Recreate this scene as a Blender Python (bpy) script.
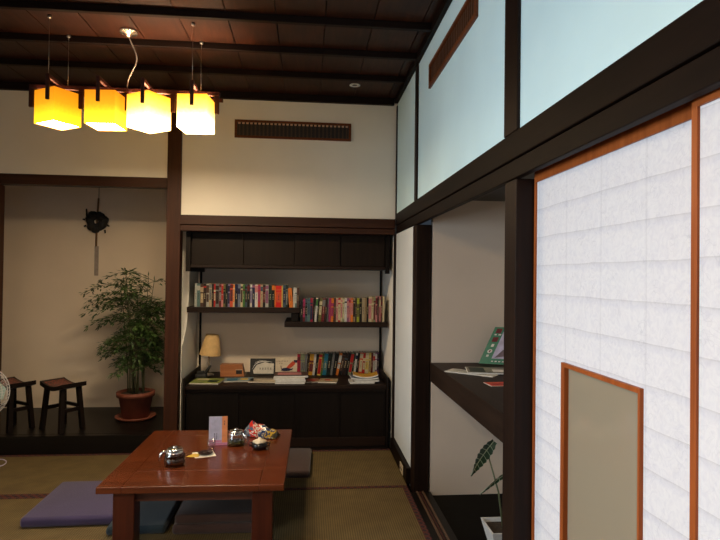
import bpy, bmesh, math, random
from mathutils import Vector, Matrix
R = math.radians
sc = bpy.context.scene
COL = sc.collection
for o in list(bpy.data.objects): bpy.data.objects.remove(o)

# ------------------------------------------------------------------ camera
F, H, YAW, PIT, ROLL = 560.0, 1.36, R(5.4), R(0.68), 0.0122
fw = Vector((math.sin(YAW)*math.cos(PIT), math.cos(YAW)*math.cos(PIT), math.sin(PIT)))
r0 = Vector((math.cos(YAW), -math.sin(YAW), 0)); u0 = r0.cross(fw)
rt = (r0*math.cos(ROLL)+u0*math.sin(ROLL)).normalized(); up = rt.cross(fw)
cd = bpy.data.cameras.new('camera'); cam = bpy.data.objects.new('camera', cd); COL.objects.link(cam)
M = Matrix((rt, up, -fw)).transposed().to_4x4(); M.translation = (0, 0, H); cam.matrix_world = M
cd.sensor_width = 36; cd.lens = 36*F/720; cd.clip_start = .02
sc.camera = cam

# ------------------------------------------------------------------ world, lights, exposure
w = bpy.data.worlds.new('world'); sc.world = w; w.use_nodes = True
w.node_tree.nodes['Background'].inputs[0].default_value = (.55, .7, .9, 1)
w.node_tree.nodes['Background'].inputs[1].default_value = .05
vs = sc.view_settings
sc.display_settings.display_device = 'sRGB'
vs.view_transform = 'Standard'; vs.look = 'None'; vs.gamma = 1; vs.use_curve_mapping = False
vs.exposure = 0.0
def area(name, loc, aim, sx, sy, power, col):
    l = bpy.data.lights.new(name, 'AREA'); l.shape = 'RECTANGLE'; l.size = sx; l.size_y = sy
    l.energy = power; l.color = col
    o = bpy.data.objects.new(name, l); COL.objects.link(o); o.location = loc
    o.rotation_euler = (Vector(aim)-Vector(loc)).to_track_quat('-Z', 'Y').to_euler()
    return o
DAY = area('window_daylight', (-2.95, 1.2, 1.30), (.7, 1.2, .95), 2.4, 1.2, 46, (.78, .90, 1.0)); DAY.data.spread = R(105)
DAY2 = area('rear_window_daylight', (-.9, -1.92, 1.2), (-.6, 2, 1.0), 1.6, 1.2, 4, (.78, .86, 1.0)); DAY2.data.spread = R(140)

# ------------------------------------------------------------------ materials
def newmat(name):
    m = bpy.data.materials.new(name); m.use_nodes = True
    nt = m.node_tree; b = nt.nodes['Principled BSDF']; return m, nt, b
def nd(nt, t, **k):
    n = nt.nodes.new(t)
    for a, v in k.items():
        if a in n.inputs: n.inputs[a].default_value = v
        else: setattr(n, a, v)
    return n
def geo(nt, kind='obj'):
    if kind == 'obj': return nd(nt, 'ShaderNodeTexCoord').outputs['Object']
    return nd(nt, 'ShaderNodeNewGeometry').outputs['Position']
def ramp(nt, src, stops):
    r = nd(nt, 'ShaderNodeValToRGB'); e = r.color_ramp.elements
    while len(e) < len(stops): e.new(.5)
    for i, (p, c) in enumerate(stops): e[i].position = p; e[i].color = (*c, 1)
    nt.links.new(src, r.inputs[0]); return r.outputs[0]
def math_(nt, op, a, b=None, c=None):
    n = nd(nt, 'ShaderNodeMath', operation=op)
    for i, v in enumerate((a, b, c)):
        if v is None: continue
        if isinstance(v, (int, float)): n.inputs[i].default_value = v
        else: nt.links.new(v, n.inputs[i])
    return n.outputs[0]
def mix(nt, f, a, b, mode='MIX'):
    n = nd(nt, 'ShaderNodeMix', data_type='RGBA', blend_type=mode)
    for s, v in ((n.inputs[0], f), (n.inputs[6], a), (n.inputs[7], b)):
        if isinstance(v, (int, float)): s.default_value = v
        elif isinstance(v, tuple): s.default_value = (*v, 1)
        else: nt.links.new(v, s)
    return n.outputs[2]
def bump(nt, b, h, s=.3, d=.01):
    n = nd(nt, 'ShaderNodeBump'); n.inputs['Strength'].default_value = s; n.inputs['Distance'].default_value = d
    nt.links.new(h, n.inputs['Height']); nt.links.new(n.outputs[0], b.inputs['Normal'])
CACHE = {}
def plain(name, c, rough=.6, metal=0, var=.12, scale=30, spec=.5):
    if name in CACHE: return CACHE[name]
    m, nt, b = newmat(name)
    n = nd(nt, 'ShaderNodeTexNoise', Scale=scale, Detail=3.0); nt.links.new(geo(nt), n.inputs['Vector'])
    col = ramp(nt, n.outputs['Fac'], [(.3, tuple(x*(1-var) for x in c)), (.7, tuple(min(1, x*(1+var)) for x in c))])
    nt.links.new(col, b.inputs['Base Color']); b.inputs['Roughness'].default_value = rough
    b.inputs['Metallic'].default_value = metal; b.inputs['Specular IOR Level'].default_value = spec
    CACHE[name] = m; return m
def wood(name, dark, light, axis=0, rough=.45, scale=6, spec=.4, coat=0):
    if name in CACHE: return CACHE[name]
    m, nt, b = newmat(name)
    mp = nd(nt, 'ShaderNodeMapping'); s = [scale*6]*3; s[axis] = scale*.35; mp.inputs['Scale'].default_value = s
    nt.links.new(geo(nt), mp.inputs['Vector'])
    n = nd(nt, 'ShaderNodeTexNoise', Scale=1.0, Detail=7.0, Roughness=.6, Distortion=.6)
    nt.links.new(mp.outputs[0], n.inputs['Vector'])
    n2 = nd(nt, 'ShaderNodeTexNoise', Scale=2.2, Detail=2.0); nt.links.new(geo(nt), n2.inputs['Vector'])
    c1 = ramp(nt, n.outputs['Fac'], [(.3, dark), (.7, light)])
    c2 = ramp(nt, n2.outputs['Fac'], [(.3, (.8, .8, .8)), (.7, (1.1, 1.1, 1.1))])
    nt.links.new(mix(nt, 1.0, c1, c2, 'MULTIPLY'), b.inputs['Base Color'])
    b.inputs['Roughness'].default_value = rough; b.inputs['Specular IOR Level'].default_value = spec
    b.inputs['Coat Weight'].default_value = coat; b.inputs['Coat Roughness'].default_value = .12
    bump(nt, b, n.outputs['Fac'], .15, .003)
    CACHE[name] = m; return m
def plaster(name, c):
    m, nt, b = newmat(name)
    p = geo(nt, 'pos')
    n = nd(nt, 'ShaderNodeTexNoise', Scale=3.0, Detail=4.0); nt.links.new(p, n.inputs['Vector'])
    n2 = nd(nt, 'ShaderNodeTexNoise', Scale=160.0, Detail=3.0); nt.links.new(p, n2.inputs['Vector'])
    nt.links.new(ramp(nt, n.outputs['Fac'], [(.3, tuple(x*.94 for x in c)), (.7, c)]), b.inputs['Base Color'])
    b.inputs['Roughness'].default_value = .92; b.inputs['Specular IOR Level'].default_value = .15
    bump(nt, b, n2.outputs['Fac'], .25, .002); return m
def sep(nt, v):
    s = nd(nt, 'ShaderNodeSeparateXYZ'); nt.links.new(v, s.inputs[0]); return s.outputs
def tatami(name, axis):
    m, nt, b = newmat(name)
    p = geo(nt, 'pos'); s = sep(nt, p)
    a, c = (s[0], s[1]) if axis == 0 else (s[1], s[0])
    rib = math_(nt, 'SINE', math_(nt, 'MULTIPLY', a, 2*math.pi/.0125))
    weft = math_(nt, 'SINE', math_(nt, 'MULTIPLY', c, 2*math.pi/.006))
    h = math_(nt, 'ADD', rib, math_(nt, 'MULTIPLY', weft, .35))
    n = nd(nt, 'ShaderNodeTexNoise', Scale=9.0, Detail=5.0); nt.links.new(p, n.inputs['Vector'])
    base = ramp(nt, n.outputs['Fac'], [(.3, (.112, .078, .032)), (.7, (.152, .107, .043))])
    sh = ramp(nt, math_(nt, 'MULTIPLY_ADD', rib, .5, .5), [(0, (.40, .37, .32)), (.5, (1.12, 1.12, 1.12))])
    nt.links.new(mix(nt, .8, base, sh, 'MULTIPLY'), b.inputs['Base Color'])
    b.inputs['Roughness'].default_value = .7; b.inputs['Specular IOR Level'].default_value = .3
    bump(nt, b, h, .4, .002); return m
def border_mat():
    m, nt, b = newmat('mat_border_cloth')
    s = sep(nt, geo(nt, 'pos'))
    u = math_(nt, 'ADD', s[0], s[1]); v = math_(nt, 'SUBTRACT', s[0], s[1])
    fu = math_(nt, 'FRACT', math_(nt, 'MULTIPLY', u, 22.0)); fv = math_(nt, 'FRACT', math_(nt, 'MULTIPLY', v, 22.0))
    k = math_(nt, 'MULTIPLY', math_(nt, 'GREATER_THAN', fu, .45), math_(nt, 'GREATER_THAN', fv, .35))
    nt.links.new(mix(nt, k, (.075, .013, .010), (.010, .006, .012)), b.inputs['Base Color'])
    b.inputs['Roughness'].default_value = .8; return m
def washi():
    m, nt, b = newmat('washi_paper')
    p = geo(nt, 'pos'); s = sep(nt, p)
    # crinkled fibres
    n0 = nd(nt, 'ShaderNodeTexNoise', Scale=7.0, Detail=2.0); nt.links.new(p, n0.inputs['Vector'])
    wp = mix(nt, .35, p, n0.outputs['Color'], 'ADD')
    v = nd(nt, 'ShaderNodeTexVoronoi', feature='DISTANCE_TO_EDGE', Scale=44.0); nt.links.new(wp, v.inputs['Vector']); v.inputs['Randomness'].default_value = 1
    v2 = nd(nt, 'ShaderNodeTexNoise', Scale=38.0, Detail=5.0, Distortion=2.0); nt.links.new(p, v2.inputs['Vector'])
    fib = ramp(nt, v.outputs['Distance'], [(0, (.84, .84, .86)), (.045, (1, 1, 1))])
    n3 = nd(nt, 'ShaderNodeTexNoise', Scale=14.0, Detail=2.0); nt.links.new(p, n3.inputs['Vector'])
    fm = ramp(nt, n3.outputs['Fac'], [(.45, (0, 0, 0)), (.62, (1, 1, 1))])
    fib = mix(nt, fm, (1, 1, 1), fib)
    mot = ramp(nt, v2.outputs['Fac'], [(.32, (.88, .88, .92)), (.6, (1, 1, 1))])
    # overlap bands of the pasted sheets
    fz = math_(nt, 'FRACT', math_(nt, 'DIVIDE', math_(nt, 'ADD', math_(nt, 'MULTIPLY_ADD', n0.outputs['Fac'], .008, -.004), math_(nt, 'SUBTRACT', 1.592, s[2])), .0935))
    fz = math_(nt, 'ADD', fz, 0.0)
    bz = ramp(nt, fz, [(0, (.80, .79, .80)), (.045, (.90, .90, .92)), (.14, (.94, .945, .97)), (.24, (1, 1, 1))])
    fy = math_(nt, 'FRACT', math_(nt, 'DIVIDE', math_(nt, 'SUBTRACT', s[1], 1.004), .197))
    by = ramp(nt, fy, [(0, (.89, .885, .89)), (.03, (.95, .95, .96)), (.06, (1, 1, 1))])
    c = mix(nt, 1.0, (.68, .67, .70), bz, 'MULTIPLY'); c = mix(nt, 1.0, c, by, 'MULTIPLY')
    c = mix(nt, .8, c, fib, 'MULTIPLY'); c = mix(nt, .8, c, mot, 'MULTIPLY')
    nt.links.new(c, b.inputs['Base Color']); b.inputs['Roughness'].default_value = .85
    b.inputs['Specular IOR Level'].default_value = .2
    bump(nt, b, v2.outputs['Fac'], .25, .003); return m
def ceiling_mat():
    m, nt, b = newmat('ceiling_board_wood')
    p = geo(nt, 'pos'); s = sep(nt, p)
    idx = math_(nt, 'FLOOR', math_(nt, 'DIVIDE', math_(nt, 'ADD', s[0], 5.01), .268))
    row = math_(nt, 'FLOOR', math_(nt, 'DIVIDE', math_(nt, 'SUBTRACT', s[1], 2.98), .385))
    cmb = nd(nt, 'ShaderNodeCombineXYZ'); nt.links.new(idx, cmb.inputs[0])
    wn = nd(nt, 'ShaderNodeTexWhiteNoise', noise_dimensions='3D'); nt.links.new(cmb.outputs[0], wn.inputs[0])
    mp = nd(nt, 'ShaderNodeMapping'); mp.inputs['Scale'].default_value = (14, 1.6, 14); nt.links.new(p, mp.inputs['Vector'])
    n = nd(nt, 'ShaderNodeTexNoise', Scale=1.6, Detail=6.0, Distortion=1.4); nt.links.new(mp.outputs[0], n.inputs['Vector'])
    n2 = nd(nt, 'ShaderNodeTexNoise', Scale=4.0, Detail=3.0); nt.links.new(p, n2.inputs['Vector'])
    c = ramp(nt, n.outputs['Fac'], [(.25, (.024, .0065, .0024)), (.75, (.060, .0175, .0062))])
    t = ramp(nt, wn.outputs[0], [(0, (.6, .6, .6)), (1, (1.1, 1.1, 1.1))])
    st = ramp(nt, n2.outputs['Fac'], [(.32, (.55, .52, .5)), (.55, (1, 1, 1))])
    c = mix(nt, 1.0, c, t, 'MULTIPLY'); c = mix(nt, .8, c, st, 'MULTIPLY')
    nt.links.new(c, b.inputs['Base Color']); b.inputs['Roughness'].default_value = .5
    b.inputs['Specular IOR Level'].default_value = .3
    bump(nt, b, n.outputs['Fac'], .2, .004); return m
def emis(name, c, s):
    m, nt, b = newmat(name); b.inputs['Base Color'].default_value = (.8, .7, .5, 1)
    b.inputs['Emission Color'].default_value = (*c, 1); b.inputs['Emission Strength'].default_value = s
    b.inputs['Roughness'].default_value = .8
    return m
def shade_mat(name, top, bot, st, sb):
    """paper lamp shade that glows: deeper orange at the top, paler near the bulb"""
    m, nt, b = newmat(name); s = sep(nt, geo(nt))
    t = math_(nt, 'DIVIDE', s[2], .2)
    n = nd(nt, 'ShaderNodeTexNoise', Scale=60.0, Detail=3.0); nt.links.new(geo(nt), n.inputs['Vector'])
    t = math_(nt, 'ADD', t, math_(nt, 'MULTIPLY_ADD', n.outputs['Fac'], .12, -.06))
    nt.links.new(ramp(nt, t, [(.05, bot), (.9, top)]), b.inputs['Emission Color'])
    nt.links.new(ramp(nt, t, [(.05, (sb/20,)*3), (.55, ((sb*.10+st*.90)/20,)*3), (.95, (st/20,)*3)]), nd_mul(nt, b, 20))
    b.inputs['Base Color'].default_value = (.25, .08, .01, 1); b.inputs['Roughness'].default_value = .8
    return m
def nd_mul(nt, b, k):
    n = nd(nt, 'ShaderNodeMath', operation='MULTIPLY'); n.inputs[1].default_value = k
    nt.links.new(n.outputs[0], b.inputs['Emission Strength']); return n.inputs[0]
def glass(name, c=(1, 1, 1), rough=0.0, ior=1.45, thin=True):
    m, nt, b = newmat(name); b.inputs['Base Color'].default_value = (*c, 1)
    b.inputs['Transmission Weight'].default_value = 1; b.inputs['Roughness'].default_value = rough
    b.inputs['IOR'].default_value = ior
    n = nd(nt, 'ShaderNodeTexNoise', Scale=25.0); nt.links.new(geo(nt), n.inputs['Vector']); bump(nt, b, n.outputs['Fac'], .03, .002)
    return m

W_POST = wood('post_wood', (.030, .010, .005), (.062, .021, .010), 2, .5, 6, .2)
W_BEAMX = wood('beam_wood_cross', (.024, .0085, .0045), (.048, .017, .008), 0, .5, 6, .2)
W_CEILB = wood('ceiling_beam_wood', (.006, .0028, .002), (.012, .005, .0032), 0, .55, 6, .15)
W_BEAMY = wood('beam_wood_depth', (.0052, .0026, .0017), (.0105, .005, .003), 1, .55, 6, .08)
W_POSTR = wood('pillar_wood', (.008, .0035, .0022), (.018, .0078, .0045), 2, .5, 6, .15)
W_DARKX = wood('cabinet_wood', (.009, .0045, .003), (.020, .009, .005), 0, .5, 6, .2)
W_DARKZ = wood('cabinet_door_wood', (.0045, .003, .0022), (.009, .0055, .004), 2, .5, 6, .15)
W_BLACK = wood('platform_wood', (.004, .003, .0025), (.008, .006, .0045), 0, .4, 6, .2)
W_ORANGE = wood('orange_wood', (.24, .055, .010), (.38, .095, .02), 2, .45, 6, .2)
W_VENT = wood('vent_wood', (.10, .028, .009), (.17, .05, .017), 0, .5, 6, .2)
W_TABLE = wood('table_wood', (.072, .014, .0035), (.135, .028, .007), 0, .25, 5, .4, .25)
W_TABLEZ = wood('table_leg_wood', (.042, .008, .003), (.08, .015, .005), 2, .35, 5, .3, .1)
W_LAMP = wood('lamp_frame_wood', (.03, .006, .004), (.06, .012, .006), 0, .5)
W_STOOL = wood('stool_wood', (.006, .004, .0035), (.014, .008, .006), 2, .4, 6, .25)
PLASTER = plaster('wall_plaster', (.84, .80, .72))
PLASTER2 = plaster('alcove_plaster', (.83, .71, .58))
PLAST_R = plaster('upper_wall_plaster_daytint', (.63, .82, .85))  # teal cast of the daylight is put into this plaster colour
WASHI = washi(); BORDER = border_mat(); TAT_Y = tatami('tatami_weave', 0); CEIL = ceiling_mat()
CHROME = plain('chrome', (.75, .75, .75), .15, 1)
WHITE = plain('white_plastic', (.75, .74, .70), .4)
BLACK = plain('black_matte', (.012, .012, .012), .6)
PAPER = plain('page_paper', (.62, .58, .50), .8)
INK = plain('ink', (.03, .03, .035), .7)

# ------------------------------------------------------------------ mesh builder
class MB:
    def __init__(s): s.bm = bmesh.new(); s.mi = 0
    def _fin(s, fs):
        for f in fs: f.material_index = s.mi
    def box(s, x0, x1, y0, y1, z0, z1, bev=0, seg=2, mat=None):
        ret = bmesh.ops.create_cube(s.bm, size=1)
        vs_ = ret['verts']
        for v in vs_:
            v.co = Vector(((x0+x1)/2+v.co.x*(x1-x0), (y0+y1)/2+v.co.y*(y1-y0), (z0+z1)/2+v.co.z*(z1-z0)))
        fs = {f for v in vs_ for f in v.link_faces}; s._fin(fs)
        if bev:
            es = list({e for v in vs_ for e in v.link_edges})
            r = bmesh.ops.bevel(s.bm, geom=es, offset=bev, segments=seg, affect='EDGES', profile=.5)
            s._fin(r['faces']); vs_ = list({v for f in r['faces'] for v in f.verts})
        if mat is not None:
            vv = set(vs_)
            for v in vv: v.co = mat @ v.co
        return s
    def poly(s, pts):
        f = s.bm.faces.new([s.bm.verts.new(p) for p in pts]); f.material_index = s.mi; return f
    def tube(s, pts, rad, n=8, cap=True):
        pts = [Vector(p) for p in pts]
        rad = rad if isinstance(rad, (list, tuple)) else [rad]*len(pts)
        rings = []; ref = None
        for i, p in enumerate(pts):
            t = (pts[min(i+1, len(pts)-1)]-pts[max(i-1, 0)]).normalized()
            if ref is None:
                ref = t.orthogonal().normalized()
            a = (ref - t*ref.dot(t)).normalized(); ref = a; b = t.cross(a)
            rings.append([s.bm.verts.new(p+(a*math.cos(2*math.pi*k/n)+b*math.sin(2*math.pi*k/n))*rad[i]) for k in range(n)])
        fs = []
        for i in range(len(rings)-1):
            for k in range(n):
                fs.append(s.bm.faces.new((rings[i][k], rings[i][(k+1) % n], rings[i+1][(k+1) % n], rings[i+1][k])))
        if cap: fs.append(s.bm.faces.new(rings[0][::-1])); fs.append(s.bm.faces.new(rings[-1]))
        for f in fs: f.material_index = s.mi; f.smooth = n > 4
        return s
    def lathe(s, prof, c=(0, 0, 0), n=28, axis=None):
        c = Vector(c); rings = []
        q = Vector((0, 0, 1)).rotation_difference(Vector(axis).normalized()).to_matrix() if axis else Matrix.Identity(3)
        for r, z in prof:
            if r < 1e-5: rings.append([s.bm.verts.new(c+q@Vector((0, 0, z)))])
            else: rings.append([s.bm.verts.new(c+q@Vector((r*math.cos(2*math.pi*k/n), r*math.sin(2*math.pi*k/n), z))) for k in range(n)])
        for a, b in zip(rings, rings[1:]):
            for k in range(n):
                if len(a) == 1 and len(b) == 1: continue
                if len(a) == 1: v = (a[0], b[(k+1) % n], b[k])
                elif len(b) == 1: v = (a[k], a[(k+1) % n], b[0])
                else: v = (a[k], a[(k+1) % n], b[(k+1) % n], b[k])
                f = s.bm.faces.new(v); f.material_index = s.mi; f.smooth = True
        return s
    def prism(s, outline, d0, d1, f):
        """outline 2D; f(u,v,d)->3D"""
        a = [s.bm.verts.new(f(u, v, d0)) for u, v in outline]; b = [s.bm.verts.new(f(u, v, d1)) for u, v in outline]
        n = len(outline); fs = [s.bm.faces.new(a[::-1]), s.bm.faces.new(b)]
        for k in range(n): fs.append(s.bm.faces.new((a[k], a[(k+1) % n], b[(k+1) % n], b[k])))
        s._fin(fs); return s
    def build(s, name, mats, parent=None, world=False, smooth=False, origin=None):
        bmesh.ops.recalc_face_normals(s.bm, faces=s.bm.faces)
        me = bpy.data.meshes.new(name); s.bm.to_mesh(me); s.bm.free()
        for m in (mats if isinstance(mats, (list, tuple)) else [mats]): me.materials.append(m)
        o = bpy.data.objects.new(name, me); COL.objects.link(o)
        if parent:
            o.parent = parent
            if world: me.transform((Matrix.Translation(WLOC[parent.name][0]) @ Matrix.Rotation(WLOC[parent.name][1], 4, 'Z')).inverted())
        else:
            if origin is None:
                xs = [v.co for v in me.vertices]
                origin = Vector(((min(v.x for v in xs)+max(v.x for v in xs))/2, (min(v.y for v in xs)+max(v.y for v in xs))/2, min(v.z for v in xs)))
            me.transform(Matrix.Translation(-Vector(origin))); o.location = origin
        WLOC[o.name] = (Vector(o.location), 0)
        if smooth:
            for p in me.polygons: p.use_smooth = True
        return o
WLOC = {}
def thing(name, loc, label, cat, group=None, rz=0, kind=None):
    o = bpy.data.objects.new(name, None); COL.objects.link(o); o.location = loc; o.rotation_euler = (0, 0, rz)
    o.empty_display_size = .05; WLOC[o.name] = (Vector(loc), rz)
    return tag(o, label, cat, group, kind)
def tag(o, label, cat, group=None, kind=None):
    if label: o['label'] = label
    if cat: o['category'] = cat
    if group: o['group'] = group
    if kind: o['kind'] = kind
    return o
def struct(name, mb, mats, label=None, cat=None):
    return tag(mb.build(name, mats), label, cat, None, 'structure')
def sbox(name, mat, *a, bev=0, label=None, cat=None):
    return struct(name, MB().box(*a, bev=bev), mat, label, cat)
def copy_thing(root, loc, rz=None, label=None):
    r = root.copy(); COL.objects.link(r); r.location = loc
    if rz is not None: r.rotation_euler = (0, 0, rz)
    if label: r['label'] = label
    for ch in list(root.children):
        c = ch.copy(); COL.objects.link(c); c.parent = r
        for g in ch.children:
            d = g.copy(); COL.objects.link(d); d.parent = c
    return r

YW, XR = 4.40, .70            # back wall plane, right wall plane
CZ = 2.775                    # ceiling boards
XL, YB = -3.0, -2.0           # left wall, wall behind the camera

# ------------------------------------------------------------------ structure
sbox('floor', wood('floor_wood', (.0025, .002, .0016), (.005, .004, .003), 0, .65, 6, .08), XL-.1, 1.7, YB-.1, 5.5, -.12, -.03, label='dark wooden floor under the tatami mats', cat='floor')
m = MB()
x = -5.01
k = 0
while x < 1.75:
    x1 = x+.268
    if x1 > XL-.1: m.box(max(x, XL-.1)+.003, min(x1, 1.7)-.003, YB-.1, 5.5, CZ, CZ+.02)
    x = x1
m.mi = 1; m.box(XL-.1, 1.7, YB-.1, 5.5, CZ+.021, CZ+.05)
struct('ceiling', m, [CEIL, BLACK], 'stained board ceiling of reddish brown planks with dark gaps', 'ceiling')
# beams across the ceiling
ys = [3.90, 3.48, 3.06]+[3.06-.41*i for i in range(1, 13)]
for i, y in enumerate(ys):
    if y < YB: break
    sbox('trim_%d' % (i+1), W_CEILB, XL, XR-.03, y-.016, y+.016, CZ-.04, CZ, bev=.003,
         label='%s dark ceiling beam counted from the back wall' % ['first', 'second', 'third', 'fourth', 'fifth', 'sixth', 'seventh', 'eighth', 'ninth', 'tenth', 'eleventh', 'twelfth', 'thirteenth', 'fourteenth', 'fifteenth', 'sixteenth'][i], cat='beam')
nt_ = [20]
def trim(mat, *a, bev=.003, label=None, cat='beam'):
    nt_[0] += 1; return sbox('trim_%d' % nt_[0], mat, *a, bev=bev, label=label, cat=cat)
trim(W_CEILB, XL, XR-.03, YW-.035, YW-.001, CZ-.055, CZ, label='dark cornice along the top of the back wall')
trim(W_BEAMY, XR-.03, XR-.001, YB, YW-.036, CZ-.045, CZ, label='dark cornice along the top of the right wall')
# back wall, above the openings
m = MB(); m.box(-.97, XR, YW, YW+.06, 1.815, CZ); m.box(XL, -1.07, YW, YW+.06, 2.095, CZ); m.box(XL-.16, -2.38, YW, YW+.06, 0, 2.095)
struct('wall_back', m, PLASTER, 'cream plaster back wall above the bookcase and alcove', 'wall')
# alcove (tokonoma) shell
m = MB(); m.box(-3.10, -1.03, 5.35, 5.41, -.03, CZ)
struct('wall_alcove', m, PLASTER2, 'beige plaster wall at the back of the alcove', 'wall')
sbox('wall_alcove_left', PLASTER2, -3.16, -3.10, 4.46, 5.41, -.03, CZ, label='plaster side wall of the alcove', cat='wall')
# wall between alcove and bookcase, with a crescent opening just behind the post
m = MB()
y0, y1, zt = 4.47, 5.35, CZ
yc, zc, ra, rb = 4.33, 1.28, .385, .52
arc = [(yc+ra*math.cos(t), zc+rb*math.sin(t)) for t in [R(-66)+R(132)*i/24 for i in range(25)]]
arc = [(max(a, y0+.012), b) for a, b in arc]
outl = [(y0, -.03), (y1, -.03), (y1, zt), (y0, zt), (y0, arc[-1][1]+.0)] + arc[::-1] + [(y0, arc[0][1])]
# split in strips so that the wall stays convex per face
def strip(ya, yb, za, zb): m.box(-1.03, -.962, ya, yb, za, zb)
m.prism([(y0, -.03), (y1, -.03), (y1, zc)] + [(arc[12][0], zc)] + [arc[i] for i in range(11, -1, -1)] + [(y0, arc[0][1])], -1.03, -.962, lambda u, v, d: (d, u, v))
m.prism([(y1, zc), (y1, zt), (y0, zt), (y0, arc[-1][1])] + [arc[i] for i in range(24, 11, -1)], -1.03, -.962, lambda u, v, d: (d, u, v))
struct('wall_divider', m, PLASTER, 'narrow plaster wall with a curved opening between alcove and bookcase', 'wall')
sbox('wall_bookcase', plaster('bookcase_plaster', (.90, .78, .64)), -.962, .72, 5.10, 5.15, -.03, CZ, label='plaster wall behind the bookshelves', cat='wall')
sbox('wall_bookcase_right', PLASTER, .689, .72, 4.46, 5.10, -.03, CZ, label='narrow plaster side wall right of the bookshelves', cat='wall')
# posts and beams of the back wall
trim(W_POST, -1.07, -.967, 4.375, 4.47, -.03, CZ-.055, label='reddish brown post between alcove and bookcase', cat='post')
trim(W_POST, -2.385, -2.285, 4.375, 4.47, -.03, 2.015, label='dark post at the left end of the alcove', cat='post')
trim(W_BEAMX, XL, -1.071, 4.372, 4.47, 2.018, 2.094, label='dark beam over the plant alcove', cat='beam')
m = MB(); m.box(-.966, XR-.013, 4.36, 4.475, 1.742, 1.815, bev=.003); m.box(-.966, XR-.013, 4.372, 4.475, 1.694, 1.738, bev=.003)
struct('trim_30', m, W_BEAMX, 'brown double beam over the bookcase', 'beam')
trim(W_POSTR, .690, .699, 4.375, 4.459, -.03, 1.70, label='dark corner post at the right of the bookcase', cat='post')
trim(W_POSTR, .691, .699, 4.37, 4.399, 1.815, CZ-.056, label='thin dark corner strip above the beam', cat='post')
# right wall upper
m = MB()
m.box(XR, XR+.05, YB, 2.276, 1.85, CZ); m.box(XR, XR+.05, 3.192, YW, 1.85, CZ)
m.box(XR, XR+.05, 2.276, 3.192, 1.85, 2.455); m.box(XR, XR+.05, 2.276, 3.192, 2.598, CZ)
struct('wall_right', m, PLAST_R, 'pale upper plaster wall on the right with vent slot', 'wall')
sbox('wall_right_lower', plaster('panel_plaster', (.60, .62, .62)), XR, XR+.05, 3.66, YW, -.03, 1.70, label='narrow white plaster panel between corner and niche pillar', cat='wall')
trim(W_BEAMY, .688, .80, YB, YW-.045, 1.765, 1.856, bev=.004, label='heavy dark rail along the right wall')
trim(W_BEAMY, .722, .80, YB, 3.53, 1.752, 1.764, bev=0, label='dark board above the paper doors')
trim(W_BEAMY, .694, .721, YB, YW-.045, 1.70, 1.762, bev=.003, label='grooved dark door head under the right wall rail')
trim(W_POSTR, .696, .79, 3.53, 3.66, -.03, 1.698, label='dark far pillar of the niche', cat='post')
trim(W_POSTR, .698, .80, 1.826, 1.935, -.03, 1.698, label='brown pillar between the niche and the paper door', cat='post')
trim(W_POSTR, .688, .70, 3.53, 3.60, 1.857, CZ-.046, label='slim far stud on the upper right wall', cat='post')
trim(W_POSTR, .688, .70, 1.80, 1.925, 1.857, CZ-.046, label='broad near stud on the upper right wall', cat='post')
sbox('baseboard_right', W_BEAMY, .668, .70, 3.66, YW-.03, -.001, .10, bev=.002, label='dark baseboard under the small white panel', cat='baseboard')
# side closet / niche
sbox('wall_niche_far', plaster('niche_plaster', (.64, .54, .45)), .80, 1.60, 3.53, 3.58, -.03, 1.95, label='beige plaster end wall of the niche', cat='wall')
sbox('wall_niche_side', PLASTER2, 1.60, 1.66, YB, 3.58, -.03, 1.95, label='plaster side wall inside the niche', cat='wall')
trim(W_BLACK, .80, 1.60, YB, 3.53, 1.86, 1.95, label='dark board closing the top of the niche')
# rest of the room (behind the camera)
m = MB(); m.box(XL-.06, XL, YB, -.1, -.03, CZ); m.box(XL-.06, XL, 2.5, YW, -.03, CZ); m.box(XL-.06, XL, -.1, 2.5, -.03, .62); m.box(XL-.06, XL, -.1, 2.5, 1.98, CZ)
struct('wall_left', m, PLASTER, 'plaster wall on the left with a window', 'wall')
m = MB(); m.box(XL, XR, YB-.06, YB, -.03, .6); m.box(XL, XR, YB-.06, YB, 1.8, CZ); m.box(XL, -1.75, YB-.06, YB, .6, 1.8); m.box(-.05, XR, YB-.06, YB, .6, 1.8)
struct('wall_rear', m, PLASTER, 'plaster wall behind the viewer', 'wall')
def window(n, horiz, a0, a1, z0, z1, c):
    m = MB(); t = .03
    def bx(u0, u1, w0, w1):
        if horiz: m.box(u0, u1, c-.02, c+.02, w0, w1)
        else: m.box(c-.02, c+.02, u0, u1, w0, w1)
    bx(a0, a1, z0, z0+t); bx(a0, a1, z1-t, z1); bx(a0, a0+t, z0+t, z1-t); bx(a1-t, a1, z0+t, z1-t); bx((a0+a1)/2-.015, (a0+a1)/2+.015, z0+t, z1-t)
    struct('window_%d' % n, m, W_POSTR, 'dark wooden window frame', 'window')
window(1, False, -.1, 2.5, .62, 1.98, XL-.03)
window(2, True, -1.75, -.05, .6, 1.8, YB-.03)

# door track on the floor of the niche and doorway
m = MB(); m.box(.668, .80, YB, 3.525, -.03, -.004)
m.mi = 1
for a, b in ((.708, .720), (.745, .757)): m.box(a, b, YB, 3.525, -.004, .001)
m.mi = 2; m.box(.728, .735, YB, 3.525, -.004, -.001)
struct('trim_60', m, [W_BLACK, plain('track_wood', (.085, .045, .026), .6), plain('track_red', (.05, .008, .006), .6)], 'dark door sill with two worn brown sliding tracks', 'sill')

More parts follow.
